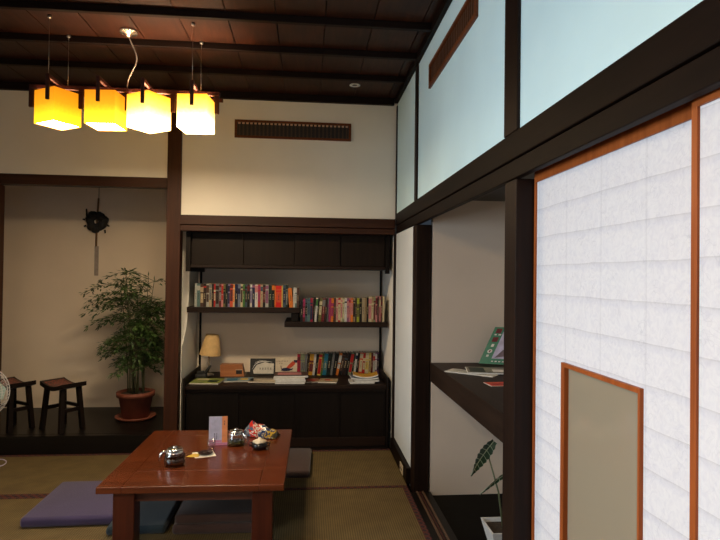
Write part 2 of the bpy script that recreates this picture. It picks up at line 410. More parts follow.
# shoji paper doors
def shoji(n, x0, x1, y0, y1, zt, zb, stile_near, stile_far, rail, pane, label):
    t = tag(thing('door_%d' % n, ((x0+x1)/2, (y0+y1)/2, zb), label, 'door'), None, None, None, 'structure')
    m = MB()
    m.box(x0, x1, y1-stile_far, y1, zb, zt, bev=.001); m.box(x0, x1, y0, y0+stile_near, zb, zt, bev=.001)
    m.box(x0, x1, y0+stile_near, y1-stile_far, zt-rail, zt); m.box(x0, x1, y0+stile_near, y1-stile_far, zb, zb+.05)
    m.build('door_frame', W_ORANGE, t, world=True)
    m = MB(); xa, xb = x0+.006, x1-.004
    ya, yb, za, zb2 = y0+stile_near, y1-stile_far, zb+.05, zt-rail
    if pane:
        p0, p1, q0, q1 = pane
        m.box(xa, xb, ya, p0, za, zb2); m.box(xa, xb, p1, yb, za, zb2); m.box(xa, xb, p0, p1, q1, zb2); m.box(xa, xb, p0, p1, za, q0)
    else: m.box(xa, xb, ya, yb, za, zb2)
    m.build('paper_panel', WASHI, t, world=True)
    if pane:
        m = MB(); f = .022
        m.box(x0-.004, x1, p1-f, p1, q0, q1, bev=.001); m.box(x0-.004, x1, p0, p0+.008, q0, q1, bev=.001)
        m.box(x0-.004, x1, p0+.008, p1-f, q1-.012, q1); m.box(x0-.004, x1, p0+.008, p1-f, q0, q0+.02)
        fr = m.build('pane_frame', W_ORANGE, t, world=True)
        WLOC[fr.name] = WLOC[t.name]
        m = MB(); m.box(xa+.004, xb-.006, p0+.008, p1-f, q0+.02, q1-.012)
        g = m.build('glass_pane', FROST, fr, world=True)
    return t
FROST, ntf, bf = newmat('frosted_glass')
bf.inputs['Base Color'].default_value = (.36, .30, .215, 1); bf.inputs['Transmission Weight'].default_value = .25
bf.inputs['Roughness'].default_value = .06; bf.inputs['IOR'].default_value = 1.5
shoji(1, .760, .786, 1.00, 1.824, 1.748, .001, .03, .012, .064, (1.210, 1.607, .26, 1.113), 'white paper sliding door with a grey glass pane in an orange frame')
shoji(2, .731, .756, .10, 1.008, 1.748, .001, .03, .0165, .058, None, 'nearer white paper sliding door at the right edge with an orange stile')

# vents
t = thing('wall_vent', (-.12, YW, 2.43), 'long orange-brown slatted vent high on the back wall', 'vent')
m = MB(); y0, y1 = YW-.014, YW-.001
xa, xb, za, zb = -.572, .332, 2.425, 2.565
m.box(xa, xb, y0, y1, zb-.019, zb, bev=.002); m.box(xa, xb, y0, y1, za, za+.019, bev=.002); m.box(xa, xa+.019, y0, y1, za+.019, zb-.019); m.box(xb-.019, xb, y0, y1, za+.019, zb-.019)
m.build('vent_frame', W_VENT, t, world=True)
MB().box(xa+.019, xb-.019, YW-.004, YW-.001, za+.019, zb-.019).build('backing', BLACK, t, world=True)
m = MB(); n = 28
for i in range(n):
    x = xa+.035+(xb-xa-.07)*i/(n-1); m.box(x-.006, x+.006, y0+.003, YW-.004, za+.02, zb-.034)
m.build('slats', plain('slat_dark', (.05, .028, .018), .6), t, world=True)
m = MB()
for i in range(n):
    x = xa+.035+(xb-xa-.07)*i/(n-1); m.box(x-.009, x+.009, y0+.005, YW-.004, zb-.032, zb-.0195)
m.build('gap_light_row', plain('gap_light_pale', (.55, .36, .24), .6), t, world=True)  # pale blocks paint the light showing through the gaps above the slats
t = thing('wall_vent', (XR, 2.74, 2.455), 'brown framed vent slot high on the right wall', 'vent')
m = MB(); x0, x1 = XR-.012, XR+.05
ya, yb, za, zb = 2.277, 3.191, 2.456, 2.597
m.box(x0, x1, ya, yb, zb-.018, zb, bev=.002); m.box(x0, x1, ya, yb, za, za+.024, bev=.002); m.box(x0, x1, ya, ya+.022, za+.024, zb-.018); m.box(x0, x1, yb-.018, yb, za+.024, zb-.018)
m.build('vent_frame', W_VENT, t, world=True)
m = MB(); n = 28
for i in range(n):
    y = ya+.035+(yb-ya-.07)*i/(n-1); m.box(XR+.0, XR+.02, y-.010, y+.010, za+.024, zb-.018)
m.build('slats', wood('slat_brown', (.06, .025, .012), (.11, .045, .022), 2), t, world=True)
MB().box(XR+.03, XR+.045, ya+.022, yb-.018, za+.024, zb-.018).build('backing', BLACK, t, world=True)

# outlet in baseboard
t = thing('wall_outlet', (.668, 3.83, .02), 'small cream wall outlet set in the dark baseboard', 'outlet')
MB().box(.6625, .668, 3.775, 3.885, .012, .075, bev=.002).build('cover_plate', plain('cream_plastic', (.62, .50, .33), .4), t, world=True)
for y in (3.81, 3.85): MB().box(.6605, .6623, y-.008, y+.008, .035, .05).build('socket', INK, t, world=True)

# platform of the alcove
t = thing('alcove_platform', (-1.76, 4.9, -.03), 'low black wooden platform in the alcove carrying plant and stools', 'platform')
MB().box(-2.284, -1.071, 4.41, 4.47, -.03, .135, bev=.004).build('front_board', W_BLACK, t, world=True)
MB().box(-3.099, -1.031, 4.471, 5.349, .10, .135, bev=.002).build('deck', W_BLACK, t, world=True)

# tatami
def mat(x0, x1, y0, y1, long_x, label):
    b = .036
    t = thing('tatami_mat', ((x0+x1)/2, (y0+y1)/2, -.03), label, 'tatami mat', 'tatami mats covering the floor')
    g = .001
    if long_x:
        MB().box(x0+g, x1-g, y0+b, y1-b, -.029, 0).build('woven_surface', TAT_Y, t, world=True)
        MB().box(x0+g, x1-g, y0+g, y0+b, -.029, .001).build('cloth_border', BORDER, t, world=True)
        MB().box(x0+g, x1-g, y1-b, y1-g, -.029, .001).build('cloth_border', BORDER, t, world=True)
    else:
        MB().box(x0+b, x1-b, y0+g, y1-g, -.029, 0).build('woven_surface', TAT_Y, t, world=True)
        MB().box(x0+g, x0+b, y0+g, y1-g, -.029, .001).build('cloth_border', BORDER, t, world=True)
        MB().box(x1-b, x1-g, y0+g, y1-g, -.029, .001).build('cloth_border', BORDER, t, world=True)
XM = .668
mat(-1.135, XM, 3.595, 4.405, True, 'tatami mat lying in front of the bookcase')
mat(-2.95, -1.136, 3.595, 4.405, True, 'tatami mat lying in front of the plant alcove')
mat(-.235, XM, 1.79, 3.594, False, 'tatami mat along the door track right of the table')
mat(-.95, -.236, 1.79, 3.594, False, 'tatami mat mostly hidden beneath the low table')
mat(-2.95, -.951, 2.69, 3.594, True, 'tatami mat under the purple cushion at the left')
mat(-2.95, -.951, 1.79, 2.689, True, 'tatami mat nearer the viewer on the left')
mat(-1.136, XM, .88, 1.789, True, 'tatami mat crossing the floor below the viewer')
m = MB(); m.box(XL, XM, YB, .879, -.029, 0); m.box(XL, -1.137, .88, 1.789, -.029, 0); m.box(XL, -2.951, 1.79, 4.405, -.029, 0)
tag(m.build('tatami_flooring', TAT_Y), 'tatami flooring on the viewer side of the room', 'flooring', None, 'structure')
sbox('trim_61', W_BLACK, -.966, .664, 4.406, 4.50, -.03, .002, label='dark threshold board below the cupboard', cat='sill')
sbox('trim_62', W_BLACK, XL, -1.071, 4.406, 4.409, -.03, .0)

# ------------------------------------------------------------------ built in cupboards and shelves
t = thing('wall_cupboard', (-.13, 4.75, 1.42), 'dark wooden wall cupboard above the bookshelves', 'cupboard')
m = MB(); m.box(-.905, .650, 4.50, 5.09, 1.44, 1.742); m.box(-.925, .660, 4.48, 5.09, 1.416, 1.4395, bev=.003); 
m.build('body', W_DARKX, t, world=True)
for a, b in ((-.94, -.906), (.651, .664)):
    MB().box(a if a < 0 else .628, b if a < 0 else .660, 4.462, 4.499 if a > 0 else 5.09, 1.385, 1.742 if a < 0 else 1.69).build('side_board', W_DARKZ, t, world=True)
for a, b, d in ((-.90, -.50, 0), (-.50, -.10, .008), (-.10, .265, 0), (.265, .625, .008)):
    mm = MB(); mm.box(a+.002, b-.002, 4.484+d, 4.499, 1.441, 1.69, bev=.002); mm.build('cupboard_door', wood('upper_door', (.007, .004, .0025), (.015, .008, .0045), 2, .5, 6, .15), t, world=True)
    fr = None
t = thing('base_cupboard', (-.14, 4.7, .002), 'long black-brown cupboard with sliding doors below the bookshelves', 'cupboard')
m = MB(); m.box(-.925, .645, 4.50, 5.09, .003, .465); m.build('body', W_DARKX, t, world=True)
MB().box(-.925, .645, 4.452, 5.092, .466, .497, bev=.003).build('cupboard_top', W_DARKX, t, world=True)
for a in (-.945, .646): MB().box(a, a+.0195, 4.446, 5.092, .003, .556, bev=.008).build('side_board', W_DARKZ, t, world=True)
m = MB(); m.box(-.925, .645, 4.478, 4.4995, .003, .075, bev=.003); m.box(-.925, .645, 4.478, 4.4995, .440, .465, bev=.003); m.build('rail', W_DARKX, t, world=True)
for a, b, d in ((-.924, -.52, 0), (-.52, -.085, .008), (-.085, .275, 0), (.275, .644, .008)):
    mm = MB(); mm.box(a+.002, b-.002, 4.482+d, 4.4995, .076, .439, bev=.0015)
    mm.box(a+.002, a+.022, 4.479+d, 4.483+d, .076, .439); mm.box(b-.022, b-.002, 4.479+d, 4.483+d, .076, .439)
    mm.build('sliding_door', W_DARKZ, t, world=True)
t = tag(MB().box(-.960, -.052, 4.62, 5.09, 1.054, 1.100, bev=.004).build('wall_shelf', W_DARKX), 'higher dark shelf of the staggered pair, on the left', 'shelf')
t = thing('wall_shelf', (.24, 4.78, .941), 'lower dark shelf of the staggered pair, on the right', 'shelf')
MB().box(-.178, .672, 4.60, 5.09, .941, .985, bev=.004).build('shelf_board', W_DARKX, t, world=True)
MB().box(-.125, -.065, 4.63, 5.08, .986, 1.053, bev=.002).build('connecting_block', W_DARKZ, t, world=True)
for x, s in ((-.935, 'left'), (.672, 'right')):
    m = MB()
    segs = ((1.101, 1.415), (.498, 1.053)) if x < 0 else ((.986, 1.415), (.498, .940))
    for a, b in segs: m.box(x-.008, x+.008, 5.07, 5.089, a, b)
    tag(m.build('shelf_upright', W_DARKZ), 'thin dark upright at the %s end of the bookshelves' % s, 'upright')

# ------------------------------------------------------------------ books
rng = random.Random(5)
PAL = {}
def S(r, g, b): return tuple((c/255/12.92 if c/255 <= .04045 else ((c/255+.055)/1.055)**2.4) for c in (r, g, b))
COLS = dict(teal=(95, 125, 125), slate=(70, 90, 105), brown=(85, 60, 50), dark_brown=(50, 34, 28), pale_grey=(190, 190, 180), beige=(190, 170, 135),
    black=(22, 22, 24), red=(190, 40, 35), scarlet=(225, 35, 30), maroon=(110, 35, 40), olive=(110, 105, 60), navy=(30, 35, 75), lavender=(140, 130, 165),
    orange=(235, 130, 45), vermilion=(225, 85, 50), cream=(220, 205, 165), white=(225, 222, 215), green=(70, 120, 60), pink=(215, 140, 140), magenta=(170, 50, 100),
    crimson=(175, 35, 65), lime=(170, 180, 60), tan=(175, 150, 110), sage=(145, 155, 120), mauve=(150, 95, 130), mustard=(215, 160, 45), yellow=(225, 195, 100),
    blue=(35, 120, 150), grey=(125, 125, 125), dark_green=(30, 50, 40), purple=(85, 50, 95), blue_grey=(120, 130, 150))
def cmat(c):
    return plain('cover_'+c, tuple(x*.7 for x in S(*COLS[c])), .5, 0, .18, 90, .3)
ORD = ['first', 'second', 'third', 'fourth', 'fifth', 'sixth', 'seventh', 'eighth', 'ninth', 'tenth', 'eleventh', 'twelfth', 'thirteenth', 'fourteenth', 'fifteenth', 'sixteenth', 'seventeenth', 'eighteenth', 'nineteenth', 'twentieth']
def ordn(i):
    if i < 20: return ORD[i]
    tens, u = divmod(i+1, 10)
    T = {2: 'twent', 3: 'thirt', 4: 'fort'}[tens]
    return T+'ieth' if u == 0 else T+'y-'+ORD[u-1]
def book(x, y, z, t, h, d, c, c2, lean, label, group):
    m = MB(); e = .0015
    # covers and spine
    m.mi = 0
    m.box(-t, -t+e, 0, d, 0, h); m.box(-e, 0, 0, d, 0, h); m.box(-t+e, -e, 0, e, 0, h)
    m.mi = 2; m.box(-t+e, -e, e, d-.003, .002, h-.003)
    m.mi = 1
    a = rng.uniform(.06, .3); b = rng.uniform(.5, .8)
    m.box(-t+.002, -.002, -.0008, 0, h*a, h*b) if c2 and rng.random() < .75 else None
    if c2: m.box(-t, 0, -.0007, 0, h*(b+.06), h*rng.uniform(b+.1, .98))
    m.mi = 3
    zz = h*.35
    while zz < h*.6:
        m.box(-t*.62, -t*.38, -.0012, -.0003, zz, zz+.006); zz += .012
    o = m.build('book', [cmat(c), cmat(c2 or c), PAPER, INK if COLS[c][0]+COLS[c][1] > 200 else cmat('cream')], origin=(0, 0, 0))
    o.location = (x, y, z); o.rotation_euler = (0, lean, 0)
    return tag(o, label, 'book', group)
def row(specs, x0, x1, y, z, shelf, group):
    # specs: (width weight, height, colour, accent, lean degrees)
    tot = sum(s[0]/max(.9, math.cos(R(s[4]))) for s in specs)
    gap = .0006; k = (x1-x0-gap*len(specs))/tot
    x = x0; prev = 0
    for i, (wd, h, c, c2, ln) in enumerate(specs):
        t = wd*k; a = R(ln)
        adv = t/max(.9, math.cos(a))
        if prev > ln: x += math.tan(R(prev-ln))*h*.9   # room for the top of the leaning neighbour
        x += adv+gap
        nb = specs[i-1][2] if i else None
        lab = '%s book, %s from left on the %s' % (c.replace('_', ' '), ordn(i), shelf)
        if nb: lab += ', beside %s' % nb.replace('_', ' ')
        book(x, y+rng.uniform(0, .012), z+.0003, t, h, rng.uniform(.12, .14), c, c2, a, lab, group)
        prev = ln
r1 = [(2, .19, 'pale_grey', None, 0), (3, .19, 'teal', 'pale_grey', 0), (3, .187, 'brown', 'beige', 0), (2.5, .186, 'dark_brown', 'red', 0), (2.5, .188, 'pale_grey', 'brown', 0),
 (2.5, .188, 'beige', 'grey', 0), (1.7, .187, 'black', None, 0), (1.6, .187, 'red', 'cream', 0), (3.2, .188, 'grey', 'dark_brown', 0), (2, .185, 'maroon', 'grey', 0),
 (1.8, .187, 'pink', 'red', 0), (2, .186, 'olive', 'black', 0), (2, .187, 'black', None, 0), (2, .187, 'lavender', 'navy', 0), (2.8, .187, 'vermilion', 'maroon', 0),
 (1.6, .187, 'cream', 'orange', 0), (2.8, .187, 'navy', 'black', 0), (2.4, .187, 'blue_grey', 'navy', 0), (2, .187, 'cream', 'brown', 0), (2, .187, 'green', 'maroon', 0),
 (2, .187, 'slate', 'dark_brown', 0), (2.4, .187, 'black', 'maroon', 0), (2, .187, 'white', 'lavender', 0), (2.6, .187, 'navy', 'mauve', 0), (2.7, .187, 'white', 'pink', 0),
 (2.4, .185, 'red', 'magenta', 0), (2.2, .185, 'beige', 'slate', 0), (2.4, .185, 'black', 'maroon', 0), (2.8, .185, 'pale_grey', 'mauve', 0), (3, .183, 'dark_green', None, 0),
 (2.6, .183, 'black', 'orange', 0), (1, .172, 'orange', None, 0), (5.4, .176, 'scarlet', 'vermilion', 0), (1.2, .176, 'yellow', None, 0), (2.6, .184, 'slate', 'navy', 0), (2, .184, 'dark_green', 'grey', 0),
 (3.6, .160, 'orange', None, -5), (1.6, .165, 'white', None, 0), (1.6, .165, 'teal', 'white', 0), (2.2, .163, 'brown', None, 0)]
row(r1, -.905, -.075, 4.64, 1.10, 'higher shelf', 'books on the higher shelf')
r2 = [(2.6, .17, 'black', None, 0), (2.4, .19, 'maroon', 'magenta', 0), (2.4, .19, 'slate', 'black', 0), (2.8, .195, 'teal', 'slate', 0), (2.6, .195, 'crimson', 'navy', 0), (1.7, .195, 'black', None, 3),
 (2, .195, 'white', 'green', 4), (1.8, .195, 'black', None, 4), (2.8, .195, 'olive', 'cream', 4), (3, .195, 'maroon', 'grey', 3), (2, .195, 'dark_brown', None, 2), (1.6, .195, 'grey', 'mauve', 2),
 (2.4, .195, 'magenta', None, 1), (2.6, .195, 'orange', 'magenta', 1), (2, .195, 'brown', None, 0), (2.4, .197, 'cream', 'pink', 0), (2.6, .197, 'red', 'cream', 0), (2, .197, 'cream', 'pink', 0),
 (2, .197, 'sage', 'cream', 0), (2.4, .197, 'white', 'black', 0), (2, .197, 'mauve', 'pink', 0), (2, .197, 'pink', 'crimson', 0), (2.4, .197, 'orange', 'pink', 0), (2.2, .195, 'beige', 'black', 0),
 (1.6, .197, 'dark_brown', None, 0), (2.6, .197, 'lime', 'olive', 0), (2.6, .195, 'black', 'olive', 0), (3, .197, 'beige', None, 0), (2, .197, 'tan', None, 0), (1.8, .20, 'black', None, 0),
 (3.4, .208, 'cream', 'pink', 0), (2, .208, 'tan', 'cream', 0), (2, .212, 'sage', 'maroon', 0), (2, .212, 'pink', 'maroon', 0), (1, .21, 'black', None, 0), (2.4, .212, 'pink', 'cream', 0), (2, .212, 'brown', 'maroon', 0), (1.8, .212, 'cream', None, 0)]
row(r2, -.052, .632, 4.615, .985, 'lower shelf', 'books on the lower shelf')
r3 = [(3.2, .185, 'crimson', 'maroon', 0), (4, .185, 'sage', 'grey', 0), (2, .185, 'grey', None, 2), (1.6, .185, 'dark_brown', None, 5), (4, .187, 'mustard', 'maroon', 5), (2, .187, 'white', None, 5),
 (2.4, .187, 'black', None, 6), (3.2, .187, 'yellow', 'red', 6), (2, .187, 'green', 'olive', 6), (3.6, .190, 'blue', 'teal', 6), (3.8, .192, 'dark_green', 'black', 6), (2, .192, 'grey', None, 8),
 (3.4, .192, 'black', None, 9), (2.6, .195, 'orange', 'white', 11), (3, .195, 'black', 'brown', 11), (3, .195, 'dark_brown', 'slate', 10), (2.6, .195, 'black', None, 10), (3, .192, 'sage', 'red', 9), (1.6, .195, 'dark_green', None, 8),
 (1.8, .195, 'white', 'navy', 7), (2.4, .195, 'black', None, 6), (3.2, .195, 'vermilion', 'cream', 5), (2.4, .195, 'red', 'cream', 4), (3, .195, 'cream', 'yellow', 3), (2.4, .195, 'yellow', 'tan', 2), (2, .195, 'maroon', None, 2),
 (1.8, .195, 'pale_grey', 'red', 1), (2, .195, 'mauve', 'white', 1), (1.8, .195, 'purple', 'black', 1)]
row(r3, -.075, .606, 4.885, .497, 'cupboard top', 'books standing on the base cupboard')

# pseudo characters (illegible small print)
def glyphs(m, f, u0, v0, s, nu, nv, seed):
    """nu x nv characters; f(u,v)->Matrix placing small strokes on the surface"""
    r = random.Random(seed)
    for i in range(nu):
        for j in range(nv):
            cu, cv = u0+i*s*1.25, v0-j*s*1.25
            for k in range(3):
                v = cv+(k-1)*s*.36; f(m, cu-s*.4*r.uniform(.6, 1), cu+s*.4*r.uniform(.6, 1), v-s*.06, v+s*.06)
            f(m, cu-s*.06+r.uniform(-.1, .1)*s, cu+s*.06, cv-s*.45, cv+s*.45)

# ------------------------------------------------------------------ things on the base cupboard (top z = .552)
ZC = .4975
# lamp
t = thing('desk_lamp', (-.828, 4.90, ZC), 'small desk lamp with a tilted tan shade at the left of the cupboard', 'lamp')
m = MB(); m.lathe([(0, 0), (.045, 0), (.045, .012), (.03, .02), (.008, .024), (0, .024)]); m.build('base', plain('lamp_metal', (.35, .30, .24), .3, .8), t)
m = MB(); m.tube([(0, 0, .02), (.004, 0, .10), (.0, 0, .19)], .006); m.lathe([(0, .185), (.016, .185), (.016, .215), (0, .215)]); m.build('stem', plain('lamp_brass', (.5, .42, .3), .25, .9), t)
m = MB(); m.lathe([(.092, 0), (.054, .175), (.052, .175), (.090, 0)], c=(.012, 0, .178), axis=(.10, 0, 1)); sh_ = m.build('lamp_shade', plain('tan_shade', (.62, .41, .18), .8), t)
m = MB(); m.lathe([(0, 0), (.02, .005), (.028, .03), (.02, .055), (.01, .07), (0, .07)], c=(0, 0, .21)); m.build('bulb', WHITE, t)
# dark gadget beside lamp
m = MB(); m.tube([(0, 0, .012), (.02, .0, .03), (.055, .0, .08), (.075, 0, .105)], [.012, .014, .012, .006]); m.box(-.05, .045, -.03, .03, 0, .035, bev=.01); m.box(-.035, .02, -.012, .012, .033, .06, bev=.006)
o = tag(m.build('desk_telephone', BLACK, origin=(0, 0, 0)), 'small black device with a slanted handset left of the desk lamp', 'device'); o.location = (-.865, 4.79, ZC); 
def flat_mag(name, w, d, h, loc, rz, mats, label, cat, group=None, curl=0, art=None):
    """thin magazine: cover sheet slightly bowed over a page block"""
    m = MB(); n = 8
    for i in range(n):
        a, b = -w/2+w*i/n, -w/2+w*(i+1)/n
        za = curl*((a/w*2)**2); zb = curl*((b/w*2)**2)
        for (lo, hi, mi) in ((0, h*.8, 1), (h*.8, h, 0)):
            v = [m.bm.verts.new(p) for p in ((a, -d/2, za+lo), (b, -d/2, zb+lo), (b, d/2, zb+lo), (a, d/2, za+lo), (a, -d/2, za+hi), (b, -d/2, zb+hi), (b, d/2, zb+hi), (a, d/2, za+hi))]
            for q in ((0, 1, 2, 3), (4, 5, 6, 7), (0, 1, 5, 4), (2, 3, 7, 6), (0, 3, 7, 4), (1, 2, 6, 5)):
                f = m.bm.faces.new([v[k] for k in q]); f.material_index = mi
    if art:
        for (u0, u1, v0, v1, mi) in art:
            m.mi = mi; zz = h+.0004
            m.box(-w/2+u0*w, -w/2+u1*w, -d/2+v0*d, -d/2+v1*d, zz-.0006, zz)
    o = m.build(name, mats, origin=(0, 0, 0)); o.location = loc; o.rotation_euler = (0, 0, rz)
    return tag(o, label, cat, group)
GREENM = plain('magazine_green', S(120, 130, 60), .45, 0, .4, 25)
flat_mag('magazine', .23, .21, .010, (-.788, 4.62, ZC), -.12, [GREENM, PAPER, cmat('cream'), cmat('dark_green')], 'green covered magazine lying in front of the desk lamp', 'magazine', art=[(.1, .5, .6, .9, 2), (.55, .9, .2, .6, 3)])
flat_mag('magazine', .24, .17, .006, (-.545, 4.69, ZC), .1, [plain('magazine_mixed', S(110, 130, 140), .4, 0, .5, 20), PAPER, cmat('blue'), cmat('yellow')], 'open coloured magazine lying before the wooden box', 'magazine', art=[(.1, .45, .2, .8, 2), (.55, .8, .3, .8, 3)])
flat_mag('magazine', .22, .17, .006, (-.345, 4.65, ZC), -.08, [plain('magazine_pale', S(180, 165, 140), .4, 0, .3, 20), PAPER, cmat('grey')], 'pale grey magazine lying below the black picture', 'magazine', art=[(.1, .9, .75, .9, 2)])
# wooden box
t = thing('wooden_box', (-.625, 4.90, ZC), 'small reddish wooden box with a dark hole beside the desk lamp', 'box')
m = MB(); m.prism([(-.095, 0), (.105, 0), (.085, .098), (-.10, .098)], -.05, .05, lambda u, v, d: (u, d, v)); m.build('body', wood('box_wood', (.34, .12, .045), (.50, .20, .075), 0, .45), t)
MB().box(.035, .085, -.052, -.0495, .022, .055, bev=.001).build('opening', plain('box_hole', (.02, .012, .01), .7), t)
MB().box(.03, .09, -.054, -.052, .055, .060).build('lip', plain('box_lip', (.5, .4, .3), .5), t)
# black framed picture, leaning on the back: tilted
def tilted(name, loc, tilt, rz, label, cat):
    o = thing(name, loc, label, cat); o.rotation_euler = (tilt, 0, rz); return o
t = tilted('framed_picture', (-.370, 4.90, ZC+.003), -R(9), 0, 'black framed picture with white cloud shape and small writing', 'picture')
m = MB(); m.box(-.108, .108, -.004, .008, 0, .142, bev=.002); m.build('frame', BLACK, t)
m = MB(); pts = [(-.075, .012), (.092, .012), (.095, .098), (.05, .102), (.02, .112), (-.02, .098), (-.05, .088), (-.07, .06), (-.082, .04)]
m.prism(pts, -.0055, -.0042, lambda u, v, d: (u, d, v))
m.mi = 1
for s in range(5):
    q = [(-.09+.006*s, .05+.014*s), (-.07+.012*s, .085+.01*s), (-.03+.02*s, .115), (.02+.015*s, .122-.003*s)]
    m.tube([(u, -.0055, v) for u, v in q], .0014, n=4)
m.mi = 2
fp = lambda mm, a, b, c, d: mm.box(a, b, -.0062, -.005, c, d)
glyphs(m, fp, -.022, .055, .018, 5, 1, 3)
m.build('picture_sheet', [PAPER, WHITE, INK], t)
# picture book with orange and blue figure
t = tilted('picture_book', (-.165, 4.90, ZC+.003), -R(8), 0, 'white picture book cover with an orange and blue bird figure', 'book')
m = MB(); m.box(-.11, .11, 0, .008, 0, .148)
m.mi = 1; m.prism([(-.005, .06), (.02, .09), (.05, .118), (.075, .112), (.07, .09), (.045, .068), (.02, .055)], -.0022, -.0002, lambda u, v, d: (u, d, v))
m.mi = 2; m.prism([(-.05, .04), (-.035, .058), (0, .062), (.04, .052), (.055, .06), (.05, .045), (.02, .035), (-.02, .032)], -.003, -.0003, lambda u, v, d: (u, d, v))
m.box(.06, .105, -.0022, -.0002, .105, .128)
m.mi = 3; m.box(.0, .06, -.0022, -.0002, .022, .028); m.tube([(-.045, -.002, .05), (-.05, -.002, .08)], .004, n=4)
fp2 = lambda mm, a, b, c, d: mm.box(a, b, -.0022, -.0002, c, d)
glyphs(m, fp2, -.09, .118, .011, 8, 1, 4); glyphs(m, fp2, -.06, .10, .010, 3, 1, 5)
m.build('cover', [plain('cover_ivory', S(210, 195, 170), .5), cmat('vermilion'), cmat('navy'), cmat('maroon')], t)
# stack of white magazines: each its own
colm = [('pale_grey', 'white'), ('white', 'grey'), ('cream', 'brown'), ('brown', 'pink')]
z = ZC
for i, (c, a) in enumerate(colm):
    wd = (.235, .24, .25, .27)[i]
    flat_mag('magazine', wd, .18, .016, (-.125+(.0, .003, -.004, .008)[i], 4.60, z), (.0, .03, -.02, .02)[i], [cmat(c), plain('page_white', (.68, .67, .64), .7), cmat(a)],
             '%s magazine, %s in the stack before the picture book' % (['pale grey', 'white', 'cream', 'brown and pink'][i], ['lowest', 'second up', 'third up', 'topmost'][i]), 'magazine', 'magazine stack before the picture book', art=[(.1, .8, .2, .8, 2)])
    z += .0168
flat_mag('booklet', .15, .15, .006, (.045, 4.64, ZC), .25, [plain('booklet_tan', S(130, 85, 60), .5, 0, .3), PAPER, cmat('red')], 'thin tan booklet lying before the standing books', 'booklet', art=[(.3, .7, .3, .7, 2)])
flat_mag('booklet', .15, .15, .010, (.185, 4.61, ZC), -.15, [cmat('beige'), plain('page_white2', (.7, .66, .55), .7), cmat('red')], 'small cream booklet with red mark before the standing books', 'booklet', art=[(.3, .6, .4, .75, 2)])
z = ZC
for i, (c, a, wd, cu, dx, rz) in enumerate([('white', 'grey', .20, 0, 0, .02), ('pale_grey', 'blue_grey', .20, .002, .04, -.03), ('blue_grey', 'lavender', .22, .010, .02, .03), ('mustard', 'blue', .20, .020, .03, -.05)]):
    flat_mag('magazine', wd, .15, .013, (.455+dx, 4.58, z), rz, [cmat(c), plain('page_white', (.68, .67, .64), .7), cmat(a)],
             '%s magazine, %s in the stack at the right cupboard end' % (['white', 'pale grey', 'blue grey', 'yellow curled'][i], ['lowest', 'second up', 'third up', 'topmost'][i]), 'magazine', 'magazine stack at the right end', curl=cu, art=None)
    z += .0140

# ------------------------------------------------------------------ pendant lamp
LX, LY = -1.05, 3.33
t = thing('pendant_lamp', (LX, LY, 2.20), 'wooden pendant lamp with four glowing square paper shades', 'lamp')
LR = 0.0
m = MB()
m.box(-.53, .53, -.011, .011, .205, .228, bev=.002)
m.box(-.53, .53, .108, .122, .205, .226, bev=.002)
m.build('long_rail', W_LAMP, t)

SX = [-.375, -.11, .128, .395]
for sx in SX:
    m = MB(); m.box(sx-.008, sx+.008, -.132, .132, .229, .250, bev=.002); m.box(sx-.010, sx+.010, -.140, -.128, .108, .250, bev=.002); m.box(sx-.010, sx+.010, .128, .140, .108, .250, bev=.002)
    m.build('cross_piece', W_LAMP, t)
for x in (-.52, -.250, .006, .262, .512):
    m = MB(); m.box(x-.013, x+.013, -.008, .008, .100, .2045, bev=.002); m.build('hanging_tab', W_LAMP, t)
for i, (sx, ang) in enumerate(zip(SX, (-32, -5, -33, -6))):
    h = .085; th = .0025
    rot = Matrix.Translation((sx, 0, 0)) @ Matrix.Rotation(R(ang), 4, 'Z')
    m = MB()
    for a in ((-h, h, -h, -h+th), (-h, h, h-th, h), (-h, -h+th, -h+th, h-th), (h-th, h, -h+th, h-th)): m.box(a[0], a[1], a[2], a[3], 0, .188)
    m.bm.transform(rot)
    P = [((1, .32, .006), (1, .52, .012), .95, 2.6), ((1, .30, .006), (1, .52, .014), 1.1, 3.4), ((1, .42, .02), (1, .66, .18), 1.9, 14.0), ((1, .42, .025), (1, .68, .22), 2.1, 15.0)][i]
    s_ = m.build('lamp_shade', shade_mat('shade_glow_%d' % i, *P), t)
    m = MB(); m.box(-h+th+.001, h-th-.001, -h+th+.001, h-th-.001, .004, .008); m.bm.transform(rot)
    m.build('diffuser', emis('diffuser_glow_%d' % i, (1, .78, .51), (45, 55, 165, 165)[i]), s_)
cz = CZ-2.20
m = MB(); m.lathe([(0, cz-.001), (.048, cz-.001), (.052, cz-.008), (.048, cz-.018), (.018, cz-.024), (.012, cz-.04), (0, cz-.04)], c=(.0, .02, 0)); m.build('canopy', plain('canopy_metal', (.6, .5, .4), .25, .9), t)
m = MB(); m.tube([(.002+.045*math.sin(math.pi*min(1, (q/20)**.8))**1.5-.004*math.sin(q*.5), .02*(1-q/20), cz-.035-(cz-.27)*q/20) for q in range(21)], .0035, n=6); m.build('cord', plain('cord_pale', (.55, .5, .42), .5), t)
for sx in (SX[0], SX[3]):
    for sy in (-.125, .125):
        m = MB(); m.tube([(sx, sy, .24), (sx, sy, cz-.01)], .0012, n=5); m.lathe([(0, cz-.001), (.011, cz-.001), (.011, cz-.016), (.004, cz-.02), (0, cz-.02)], c=(sx, sy, 0), n=12)
        m.build('suspension_wire', plain('wire_steel', (.4, .36, .3), .3, .9), t)
copy_thing(bpy.data.objects['pendant_lamp'], (LX, .30, 2.20), None, 'second pendant lamp with four paper shades hanging behind the viewer')
t = thing('downlight', (.333, 4.10, CZ), 'small round white recessed downlight in the ceiling corner', 'downlight')
